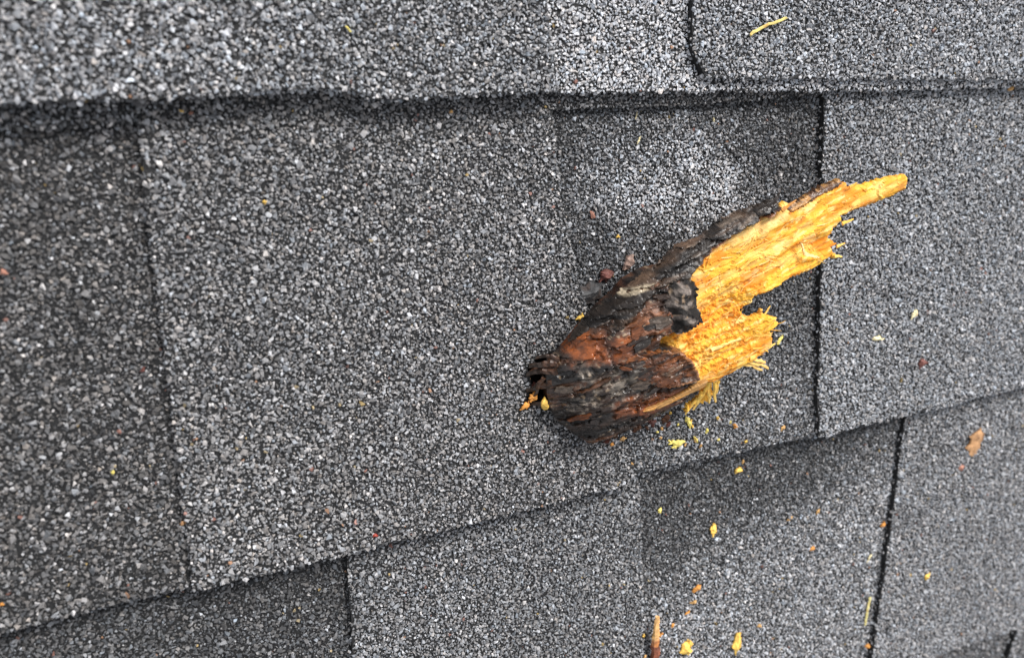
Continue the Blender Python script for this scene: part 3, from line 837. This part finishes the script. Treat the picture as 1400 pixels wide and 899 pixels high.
def splinter_mesh(p0, p1, r0, r1, seed, colour, n=10, sides=6, bend=0.8, flat=0.55):
    """tapered, ragged, slightly bent sliver from p0 to p1 (mm)"""
    rng = np.random.default_rng(seed)
    p0 = np.array(p0, float); p1 = np.array(p1, float)
    ax = p1 - p0; L = np.linalg.norm(ax); ax /= L
    ref = np.array((0, 0, 1.0)) if abs(ax[2]) < 0.9 else np.array((1.0, 0, 0))
    a = np.cross(ref, ax); a /= np.linalg.norm(a); b = np.cross(ax, a)
    V, Tt, Cc = [], [], []
    off = np.cumsum(rng.normal(0, bend * L / 60, (n + 1, 2)), 0); off -= off[0]
    for i in range(n + 1):
        k = i / n
        r = r0 + (r1 - r0) * k
        for j in range(sides):
            q = 2 * math.pi * j / sides
            rr = r * rng.uniform(0.78, 1.18)
            V.append(p0 + ax * L * (k + (rng.uniform(-0.3, 0.3) / n if i in (0, n) else 0)) + a * (off[i, 0] + rr * math.cos(q)) + b * (off[i, 1] * 0.5 + rr * flat * math.sin(q)))
            Cc.append(np.array(colour(k)) * rng.uniform(0.8, 1.2))
    for i in range(n):
        for j in range(sides):
            q0 = i * sides + j; q1 = i * sides + (j + 1) % sides
            Tt += [(q0, q1, q1 + sides), (q0, q1 + sides, q0 + sides)]
    for i, f in ((0, 1), (n, 0)):
        for j in range(1, sides - 1):
            tri = (i * sides, i * sides + j, i * sides + j + 1)
            Tt.append(tri[::-1] if f else tri)
    return mesh_np('splinter', V, Tt, np.array(Cc))

link('wood_fibre', solid(POLY['tuft'], lambda s, t, d: -3.6 + 0.25 * (t + 26) + 2.6 * fbm(s / 1.1, t / 9, 543) + 0.9 * fbm(s / 1.2, t / 1.2, 544), lambda s, t, d, z: z - 1.8, plain((0.95, 0.55, 0.08), 0.4, 2, (0.8, 6.0)), 0.4, 0.45, 18), M_WOOD, branch)
# strands of torn fibre hanging below the fracture, and lifted along its edge
for i, (a, b, r) in enumerate((((60.5, -24.5, 1.5), (60.4, -36.6, -4.5), 1.0), ((58.5, -23, 1.5), (58.2, -35.6, -4.8), 1.1), ((61.8, -25.5, 1.0), (61.6, -32.5, -3), 0.8), ((57.5, -26, 0), (54.6, -35, -5.6), 0.9),
                               ((56, -28, -2), (51.5, -35.8, -6), 0.9), ((54.5, -31, -4), (48.4, -36.6, -6.6), 0.8), ((55, -21, 1), (57.5, -31, -4), 0.9))):
    link('wood_fibre', splinter_mesh(a, b, r, r * 0.45, 740 + i, lambda k: (0.96, 0.58 + 0.06 * k, 0.10 + 0.08 * k), 8, 6, 1.2, 0.6), M_WOOD, branch)
for i, (a, b, r) in enumerate((((66, -15, 6.3), (82.6, -30.0, 1.0), 0.9), ((69, -15.6, 6.4), (81.6, -27, 2), 0.9), ((70, -18.5, 5.0), (80, -29.5, 0.6), 0.8), ((64, -17, 5.4), (78, -26.4, 2.0), 0.7))):
    link('wood_fibre', splinter_mesh(a, b, r, r * 0.6, 760 + i, lambda k: (0.96, 0.62, 0.12 + 0.1 * k), 10, 6, 0.8, 0.6), M_WOOD, branch)

# frayed dark splinters where the stub enters the roof
for i, (a, b, r) in enumerate((((0.5, 12.5, -2), (9, 11.0, 3.2), 1.6), ((-1.5, 9.5, -3), (8, 8.0, 3.5), 1.5), ((3.5, 14.5, -1), (10, 12.2, 3.4), 1.1), ((-3.5, 3.5, -4), (5, 4.5, 2.5), 1.7), ((-4.5, -1.5, -4), (4, -1.5, 1.5), 1.4), ((-2.5, 0.5, -2), (3, 7.5, 1.0), 1.0), ((0, -6, -5), (6, -9, 1), 1.4))):
    link('splinter', splinter_mesh(a, b, r * 0.5, r, 700 + i, lambda k: (0.030, 0.017, 0.010) if k < 0.5 else (0.07, 0.032, 0.017), 9, 6, 2.2, 0.7), M_BARK, branch)
for i, (a, b, r, c) in enumerate((((98.5, 27.5, 8), (104.6, 28.8, 7.5), 0.8, (0.55, 0.25, 0.07)), ((118, 3.8, 3.6), (122.0, 3.2, 2.6), 0.7, (0.95, 0.6, 0.14)), ((117, 0, 2), (121, -2.4, 0.8), 0.8, (0.95, 0.62, 0.16)),
                                  ((122, 11, 3.5), (127, 10.5, 3), 0.8, (0.95, 0.55, 0.1)), ((84, -8, 3.5), (87.6, -5.4, 3.6), 0.6, (0.95, 0.62, 0.16)), ((74, -20, 5.5), (86, -21.6, 2.6), 1.0, (0.95, 0.6, 0.14)),
                                  ((128, 22.3, 3), (131.5, 22.4, 2.6), 0.6, (0.92, 0.5, 0.08)), ((60, -8, 8.5), (72, -9.5, 7), 0.8, (0.96, 0.7, 0.24)))):
    link('splinter', splinter_mesh(a, b, r, r * 0.35, 720 + i, lambda k, c=c: c), M_WOOD, branch)

# loose scales of bark lifting off the log
srng = np.random.default_rng(55)
made = 0
while made < 15:
    s0, t0 = srng.uniform(6, 56), srng.uniform(-22, 27)
    if not bool(in_poly(np.array(s0), np.array(t0), POLY['bark'])) or float(dist_poly(np.array(s0), np.array(t0), POLY['bark'])) < 3.0: continue
    L, W, a = srng.uniform(4, 12), srng.uniform(1.2, 3.4), srng.normal(0, 0.25)
    m = 12
    an = np.linspace(0, 2 * np.pi, m, endpoint=False); rr = srng.uniform(0.6, 1.1, m)
    px, py = L / 2 * rr * np.cos(an), W / 2 * rr * np.sin(an)
    poly = [(float(s0 + x * math.cos(a) - y * math.sin(a)), float(t0 + x * math.sin(a) + y * math.cos(a))) for x, y in zip(px, py)]
    cc = ((0.016, 0.011, 0.008), (0.035, 0.019, 0.012), (0.085, 0.036, 0.016), (0.16, 0.05, 0.016), (0.085, 0.062, 0.046), (0.02, 0.013, 0.01))[srng.integers(0, 6)]
    up, lift_s, sd = srng.uniform(0.1, 0.9), srng.normal(0, 0.09), 900 + made
    link('bark_scale', solid(poly, lambda s, t, d: dome(s, t) + up + lift_s * (s - s0) + 1.4 * fbm(s / 9.0, t / 3.0, 300, 3) + 0.9 * fbm(s / 3.0, t / 0.9, sd, 3),
                             lambda s, t, d, z: z - 0.9, plain(cc, 0.5, sd % 50, (4.0, 0.9)), 0.5, 0.12, sd), M_BARK, branch)
    made += 1

# short torn hairs standing off the fracture face
def hairs():
    rng = np.random.default_rng(91)
    V, Tt, Cc = [], [], []
    n = 0
    while n < 260:
        s0 = rng.uniform(42, 122); t0 = rng.uniform(-22, 26)
        if s0 > 88 and rng.random() < 0.55: continue
        if not bool(in_poly(np.array(s0), np.array(t0), POLY['wood'])): continue
        d0 = float(dist_poly(np.array(s0), np.array(t0), POLY['wood']))
        if d0 < 2.0 and rng.random() < 0.7: continue
        a = rng.normal(0, 0.45); L = rng.uniform(1.5, 5.0)
        h0 = float(wood_top(np.array([s0]), np.array([t0]), np.array([d0]))[0])
        p0 = np.array((s0, t0, h0 - 0.1)); p1 = p0 + np.array((L * math.cos(a), L * math.sin(a), rng.uniform(0.0, 1.3)))
        r = rng.uniform(0.12, 0.32)
        side = np.array((-math.sin(a), math.cos(a), 0))
        mid = (p0 + p1) / 2 + np.array((0, 0, rng.uniform(-0.1, 0.5)))
        b = len(V)
        for p, k in ((p0, 1.0), (mid, 0.9), (p1, 0.25)):
            V += [p + side * r * k, p - side * r * k, p + np.array((0, 0, r * 0.9 * k))]
        for q in (0, 3):
            for i in range(3):
                j = (i + 1) % 3
                Tt += [(b + q + i, b + q + j, b + q + 3 + j), (b + q + i, b + q + 3 + j, b + q + 3 + i)]
        c = np.array(((0.95, 0.60, 0.13), (0.96, 0.68, 0.24), (0.88, 0.42, 0.05), (0.93, 0.52, 0.07))[rng.integers(0, 4)])
        Cc += [c * rng.uniform(0.85, 1.05)] * 9
        n += 1
    o = link('torn_fibres', mesh_np('torn_fibres', V, Tt, np.array(Cc)), M_WOOD, branch)
    o['kind'] = 'stuff'
hairs()

# ------------------------------------------------------------------ crumbs, flakes and straws lying on the shingles
CO = dict(yellow=(0.86, 0.55, 0.12), orange=(0.66, 0.29, 0.065), tan=(0.58, 0.34, 0.13), brown=(0.10, 0.045, 0.025), pink=(0.36, 0.17, 0.12),
          pale=(0.80, 0.70, 0.42), red=(0.36, 0.05, 0.03), slate=(0.05, 0.05, 0.052), rust=(0.48, 0.26, 0.12), lemon=(0.88, 0.74, 0.20), dkred=(0.13, 0.045, 0.035), mauve=(0.30, 0.20, 0.16))

def crumb(name, u, v, ln, wd, ht, ang, colour, label, cat, group=None, z=None, mat=None, pieces=1, seed=None, tilt=0.0):
    sd = int(abs(u * 37 + v * 101)) + 1 if seed is None else seed
    rng = np.random.default_rng(sd)
    n = 11 + int(ln > 5) * 5
    a = np.sort(rng.uniform(0, 2 * np.pi, n) * 0.35 + np.linspace(0, 2 * np.pi, n, endpoint=False))
    r = rng.uniform(0.48 if ln < 10 else 0.6, 1.15, n)
    ht = ht * 0.62
    poly = [(float(ln / 2 * q * math.cos(b)), float(wd / 2 * q * math.sin(b))) for q, b in zip(r, a)]
    c = CO[colour]
    var = plain(c, 0.65, sd % 97, (max(ln, 1.5) / 2.5, max(wd, 0.8) / 3.5))
    me = solid(poly, lambda s, t, d: ht * (0.35 + 0.65 * smooth(0, wd * 0.3, d)) * (0.75 + 1.9 * (fbm(s / (ln * 0.4), t / (wd * 0.25), sd % 89) + 0.3)) + tilt * s,
               lambda s, t, d, zt: np.minimum(-0.3 * ht * smooth(0, wd * 0.25, d) + tilt * s, zt - 0.15), var, max(min(ln, wd) / 6.0, 0.25), wd * 0.06, sd)
    o = link(name, me, mat or M_CHIP)
    zz = top_z(u, v) + 0.75 if z is None else z
    o.matrix_world = ROOF @ Matrix.Translation(Vector((u, v, zz)) * MM) @ Matrix.Rotation(math.radians(ang), 4, 'Z') @ Matrix.Rotation(float(rng.normal(0, 0.1)), 4, 'X')
    tag(o, label, cat, group)
    return o

G_HOLE = 'wood chips at the torn hole'
G_CH = 'wood chips scattered on the shingles'
G_FL = 'bark flakes scattered on the shingles'
rows = [
 # name, u, v, length, width, height, angle, colour, label, category, group, z
 ('wood_chip', -56.2, 42.0, 5.0, 3.2, 2.2, 40, 'orange', 'elongated orange wood chip in the dark tear beside the stub end', 'wood chip', G_HOLE, 3.0),
 ('wood_chip', -59.3, 38.8, 4.4, 3.2, 2.0, 25, 'orange', 'orange wood chip lowest and farthest out at the torn hole', 'wood chip', G_HOLE, 2.4),
 ('wood_chip', -53.6, 40.2, 4.6, 4.0, 3.4, 70, 'yellow', 'bright yellow wood chip touching the blunt end of the stub', 'wood chip', G_HOLE, 6.0),
 ('wood_chip', -49.8, 47.6, 2.4, 1.8, 1.4, 60, 'orange', 'small orange wood chip on the dark splinters at the stub end', 'wood chip', G_HOLE, 5.2),
 ('wood_chip', -56.7, 46.6, 3.0, 1.6, 1.3, 75, 'rust', 'thin rusty wood chip upright in the black hole', 'wood chip', G_HOLE, 0.2),
 ('bark_flake', -54.2, 50.2, 5.0, 3.0, 3.0, 70, 'brown', 'dark bark fragment jammed in the upper part of the torn hole', 'bark flake', G_FL, -1.2),
 ('bark_flake', -53.6, 44.4, 4.6, 3.2, 3.0, 20, 'dkred', 'red brown bark fragment jammed in the middle of the torn hole', 'bark flake', G_FL, -0.8),
 ('bark_flake', -57.6, 38.6, 3.6, 2.6, 2.4, 50, 'brown', 'dark bark fragment between the two orange chips of the torn hole', 'bark flake', G_FL, 0.4),
 ('bark_flake', -44.8, 31.6, 4.2, 2.0, 2.0, -40, 'dkred', 'red brown fragment against the lower side of the stub end', 'bark flake', G_FL, None),
 ('wood_chip', -36.5, 67.6, 4.2, 2.6, 2.0, 20, 'yellow', 'orange yellow wood chip by the upper bark edge under the dark scrap', 'wood chip', G_CH, None),
 ('wood_chip', -19.0, 93.4, 1.9, 1.6, 1.1, 20, 'yellow', 'tiny yellow crumb alone above the bark in the dark valley', 'wood chip', G_CH, None),
 ('bark_flake', -29.1, 101.9, 3.6, 3.0, 1.0, 80, 'pink', 'pink brown flake above the bark near the slanted tab edge', 'bark flake', G_FL, None),
 ('wood_chip', -137.5, 114.1, 1.6, 1.3, 1.0, 60, 'yellow', 'tiny yellow crumb in the upper part of the big middle tab', 'wood chip', G_CH, None),
 ('wood_chip', -156.3, 139.6, 1.4, 1.2, 0.9, 10, 'yellow', 'tiny yellow crumb tucked under the upper course edge', 'wood chip', G_CH, None),
 ('bark_flake', -154.0, 139.2, 1.3, 1.1, 0.8, 10, 'pink', 'tiny pink flake tucked under the upper course edge beside a yellow crumb', 'bark flake', G_FL, None),
 ('straw', -110.6, 160.5, 2.6, 0.7, 0.6, -50, 'lemon', 'short yellow green straw bit on the upper course', 'straw', None, None),
 ('wood_chip', -79.4, 137.4, 1.6, 1.3, 0.9, 0, 'tan', 'tiny tan crumb just below the middle of the upper course edge', 'wood chip', G_CH, None),
 ('wood_chip', -187.8, 41.0, 1.7, 1.2, 0.9, 80, 'lemon', 'tiny lemon crumb on the dark tab left of the long seam', 'wood chip', G_CH, None),
 ('bark_flake', -171.8, 21.2, 1.9, 1.4, 0.9, 30, 'rust', 'rusty orange flake on the lower seam of the big middle tab', 'bark flake', G_FL, None),
 ('bark_flake', -204.4, 100.6, 2.2, 1.9, 1.1, 10, 'pink', 'pink flake at the left picture edge on the dark tab', 'bark flake', G_FL, None),
 ('wood_chip', -220.4, 8.8, 1.8, 1.4, 0.9, 50, 'orange', 'orange crumb at the left picture edge above the lower course edge', 'wood chip', G_CH, None),
 ('bark_flake', -175.9, 69.7, 2.3, 1.8, 0.9, 20, 'dkred', 'dull red brown flake on the dark tab beside the long seam', 'bark flake', G_FL, None),
 ('bark_flake', -115.3, 4.3, 2.2, 1.6, 0.9, -30, 'red', 'tiny red flake above the lower edge of the big middle tab', 'bark flake', G_FL, None),
 ('wood_chip', 177.4, 140.8, 6.5, 2.4, 1.4, 5, 'tan', 'tan sliver wedged under the upper course edge at the picture corner', 'wood chip', G_CH, None),
 ('bark_flake', 184.1, -26.0, 14.5, 13.5, 2.6, 35, 'rust', 'large rusty curled bark flake below the end of the course edge', 'bark flake', G_FL, None),
 ('bark_flake', 176.1, -37.8, 5.0, 3.4, 1.5, 10, 'pink', 'small pink brown flake below the large rusty flake', 'bark flake', G_FL, None),
 ('bark_flake', 135.3, 23.8, 6.6, 5.6, 1.8, 20, 'dkred', 'dark brown flake just above the course edge on the pale tab', 'bark flake', G_FL, None),
 ('wood_chip', 128.1, 46.5, 5.0, 3.6, 1.4, 70, 'pale', 'cream chip uppermost on the pale tab', 'wood chip', G_CH, None),
 ('wood_chip', 106.9, 39.0, 8.0, 2.8, 1.2, 0, 'pale', 'flat cream shaving on the pale tab beside the straight seam', 'wood chip', G_CH, None),
 ('wood_chip', 58.0, 7.4, 3.0, 2.2, 1.1, 60, 'tan', 'tiny tan crumb at the valley edge near the straight seam', 'wood chip', G_CH, None),
 ('wood_chip', 41.4, -11.0, 5.0, 3.8, 2.0, 20, 'yellow', 'yellow crumb pair just below the course edge under the branch', 'wood chip', G_CH, None),
 ('wood_chip', 43.8, -7.6, 3.0, 1.8, 1.0, 80, 'tan', 'small tan crumb against the course edge above a yellow one', 'wood chip', G_CH, None),
 ('wood_chip', 2.0, -20.0, 3.4, 2.4, 1.3, 80, 'lemon', 'small lemon chip on the dark band below the course edge', 'wood chip', G_CH, None),
 ('wood_chip', 28.7, -35.1, 6.8, 3.4, 1.8, 100, 'yellow', 'upright yellow chip in the middle of the lower valley', 'wood chip', G_CH, None),
 ('wood_chip', 34.0, 12.6, 3.8, 2.4, 1.2, -20, 'orange', 'orange chip on the valley right of the yellow crumbs', 'wood chip', G_CH, None),
 ('wood_chip', 5.2, 11.1, 7.6, 4.0, 1.8, -5, 'lemon', 'ragged lemon yellow chip just above the course edge', 'wood chip', G_CH, None),
 ('wood_chip', 11.2, 18.4, 5.8, 2.6, 1.4, 115, 'lemon', 'lemon yellow chip pair right under the hanging tuft', 'wood chip', G_CH, None),
 ('wood_chip', 14.4, 11.0, 4.2, 1.4, 1.0, 120, 'lemon', 'thin lemon splinter beside the ragged lemon chip', 'wood chip', G_CH, None),
 ('wood_chip', 56.1, 45.2, 5.0, 2.2, 1.2, 45, 'lemon', 'pale yellow shaving between the wood and the straight seam', 'wood chip', G_CH, None),
 ('wood_chip', 84.8, -58.8, 4.0, 2.8, 1.3, 40, 'orange', 'orange crumb at the centre of the lower valley', 'wood chip', G_CH, None),
 ('wood_chip', 86.9, -41.1, 3.2, 2.2, 1.0, 60, 'tan', 'tan crumb above the orange crumb of the lower valley', 'wood chip', G_CH, None),
 ('wood_chip', 128.6, -57.6, 4.2, 3.2, 1.5, 30, 'orange', 'orange crumb lodged in the upper part of the dark slit', 'wood chip', G_CH, None),
 ('wood_chip', 158.0, -91.9, 4.8, 3.6, 1.5, 20, 'yellow', 'lone yellow crumb on the lowest pale tab', 'wood chip', G_CH, None),
 ('wood_chip', 121.0, -73.6, 4.4, 1.6, 0.8, 60, 'pale', 'faint pale shaving beside the dark slit', 'wood chip', G_CH, None),
 ('wood_chip', 123.0, -122.0, 5.0, 3.6, 1.6, 0, 'orange', 'orange crumb at the foot of the dark slit', 'wood chip', G_CH, None),
 ('wood_chip', 20.3, -60.6, 6.0, 3.6, 1.4, 25, 'orange', 'orange crumb uppermost of the little cluster near the twig', 'wood chip', G_CH, None),
 ('wood_chip', 19.2, -66.4, 4.2, 2.4, 1.2, -20, 'tan', 'tan crumb in the middle of the little cluster near the twig', 'wood chip', G_CH, None),
 ('wood_chip', 16.0, -70.5, 3.8, 2.2, 1.1, 15, 'orange', 'orange brown crumb lowest of the little cluster near the twig', 'wood chip', G_CH, None),
 ('wood_chip', 55.0, -89.1, 4.2, 2.4, 1.2, -30, 'tan', 'tan sliver beside the large yellow chip near the picture bottom', 'wood chip', G_CH, None),
 ('wood_chip', 42.8, -94.1, 11.0, 4.8, 2.4, 80, 'yellow', 'large upright yellow chip near the picture bottom', 'wood chip', G_CH, None),
 ('wood_chip', 15.1, -88.0, 8.8, 6.4, 2.4, 70, 'yellow', 'lumpy yellow chip near the picture bottom beside the twig', 'wood chip', G_CH, None),
 ('wood_chip', 8.3, -74.1, 3.0, 2.4, 1.2, 20, 'orange', 'small orange crumb between the twig and the little cluster', 'wood chip', G_CH, None),
 ('wood_chip', 2.0, -76.4, 3.4, 2.8, 1.8, 60, 'orange', 'orange crumb pressed against the side of the twig', 'wood chip', G_CH, None),
 ('bark_flake', -7.8, -69.6, 4.2, 2.4, 1.2, 70, 'dkred', 'brown flake on the shadow side of the twig', 'bark flake', G_FL, None),
 ('wood_chip', -6.2, -74.4, 1.8, 1.5, 1.2, 70, 'yellow', 'tiny yellow crumb on the shadow side of the twig', 'wood chip', G_CH, None),
 ('wood_chip', -7.6, -82.0, 2.6, 1.8, 1.0, 70, 'tan', 'tan crumb below the brown flake on the shadow side of the twig', 'wood chip', G_CH, None),
 ('wood_chip', -8.2, -39.6, 2.8, 2.0, 1.0, 0, 'tan', 'tan crumb above the twig where two tabs meet', 'wood chip', G_CH, None),
 ('bark_flake', -15.2, 83.8, 7.4, 5.0, 4.0, 60, 'mauve', 'mauve brown flake standing at the upper bark edge', 'bark flake', G_FL, None),
 ('bark_flake', -24.4, 80.0, 8.0, 4.6, 3.2, 15, 'dkred', 'dark red flake between the grey scrap and the mauve flake', 'bark flake', G_FL, None),
 ('shingle_scrap', -33.5, 73.8, 18.5, 10.0, 3.0, 5, 'slate', 'dark grey torn shingle scrap lying against the upper bark edge', 'shingle scrap', None, None),
 ('wood_chip', -25.0, 17.8, 2.4, 2.0, 1.2, 20, 'orange', 'tiny orange crumb under the lower belly of the stub', 'wood chip', G_CH, None),
 ('bark_flake', -12.3, 20.6, 4.6, 2.6, 1.8, 30, 'brown', 'dark bark crumb under the stub, nearest its lower belly', 'bark flake', G_FL, None),
 ('bark_flake', -6.0, 21.8, 4.6, 3.0, 2.2, -10, 'dkred', 'reddish bark crumb in the shade under the stub', 'bark flake', G_FL, None),
 ('bark_flake', 0.2, 21.6, 4.8, 3.2, 2.4, 40, 'brown', 'dark bark crumb under the stub, nearest the hanging tuft', 'bark flake', G_FL, None),
 ('bark_flake', -20.5, 19.0, 3.4, 2.0, 1.2, 20, 'tan', 'tan bark crumb beside the orange one under the stub', 'bark flake', G_FL, None),
 ('straw', -9.8, 126.1, 3.4, 0.8, 0.6, 60, 'pale', 'short pale straw lowest in the valley head', 'straw', None, None),
 ('straw', -10.6, 134.5, 3.0, 0.7, 0.6, 75, 'pale', 'short pale straw just under the strip at the valley head', 'straw', None, None),
 ('straw', 22.0, 132.0, 3.2, 0.7, 0.6, 100, 'pale', 'short pale straw in the middle of the valley head', 'straw', None, None),
 ('bark_flake', 70.7, -40.4, 3.6, 2.2, 0.9, 10, 'tan', 'dull tan flake in the upper lower valley', 'bark flake', G_FL, None),
]
for (name, u, v, ln, wd, ht, ang, colour, label, cat, group, z) in rows:
    if colour == 'orange' and group == G_CH:
        ln, wd = ln * 0.85, wd * 0.85
    mat = M_FLAKE if name in ('bark_flake', 'shingle_scrap') else M_CHIP
    crumb(name, u, v, ln, wd, ht, ang, colour, label, cat, group, z, mat)

crng = np.random.default_rng(17)
for i in range(18):
    u, v = crng.normal(12, 12), crng.uniform(5, 27)
    crumb('wood_crumb', float(u), float(v), float(crng.uniform(1.2, 2.6)), float(crng.uniform(0.8, 1.6)), 1.3, float(crng.uniform(0, 180)), ('lemon', 'yellow', 'tan')[i % 3],
          'tiny yellow crumb in the sprinkle on the shingle just below the broken wood', 'wood crumb', 'crumbs sprinkled below the broken wood')
for i in range(12):  # more dark bark crumbs, added to strengthen the contact shadow beneath the stub
    u, v = crng.uniform(-28, 4), crng.normal(20.5, 2.2)
    crumb('bark_crumb', float(u), float(v), float(crng.uniform(1.6, 3.6)), float(crng.uniform(1.0, 2.2)), 2.0, float(crng.uniform(0, 180)), ('brown', 'dkred', 'brown')[i % 3],
          'tiny dark bark crumb added to deepen the contact shade along the lower side of the stub', 'bark crumb', 'dark crumbs along the stub', None, M_FLAKE)

def lay(name, me, label, cat, group=None, mat=None):
    o = link(name, me, mat or M_CHIP)
    o.matrix_world = ROOF
    tag(o, label, cat, group)
    return o
# two long straws
za = top_z(37, 163.6) + 1.4
lay('straw', splinter_mesh((29.6, 160.3, za), (44.6, 166.6, za + 0.4), 0.65, 0.5, 801, lambda k: (0.74, 0.60, 0.20), 12, 6, 0.5), 'long yellow straw lying on the upper course above the gap', 'straw')
zb = top_z(121, -102) + 1.3
lay('straw', splinter_mesh((122.4, -94.5, zb), (121.2, -109.5, zb), 0.75, 0.65, 802, lambda k: (0.80, 0.72, 0.30), 10, 6, 0.4), 'long lemon straw beside the dark slit near the picture bottom', 'straw')

# bark twig at the picture bottom, its tip stripped to pale wood
zt = top_z(-2.5, -80)
twig = bpy.data.objects.new('twig', None)
COL.objects.link(twig)
twig.matrix_world = ROOF @ Matrix.Translation(Vector((-2.2, -65.0, zt + 3.4)) * MM)
tag(twig, 'short red brown twig with a pale stripped tip at the picture bottom', 'twig')
link('tip', splinter_mesh((0.2, 0.6, 0.8), (-0.6, -14.5, 0.4), 1.0, 2.0, 811, lambda k: (0.72, 0.42, 0.17) if k < 0.75 else (0.45, 0.2, 0.09), 12, 8, 0.5, 0.75), M_CHIP, twig)
link('bark', splinter_mesh((-0.5, -13.5, 0.4), (-1.6, -44.0, 0.0), 2.05, 2.3, 812, lambda k: (0.26, 0.085, 0.045) if (int(k * 20) % 3) else (0.15, 0.05, 0.03), 18, 8, 0.6, 0.8), M_FLAKE, twig)
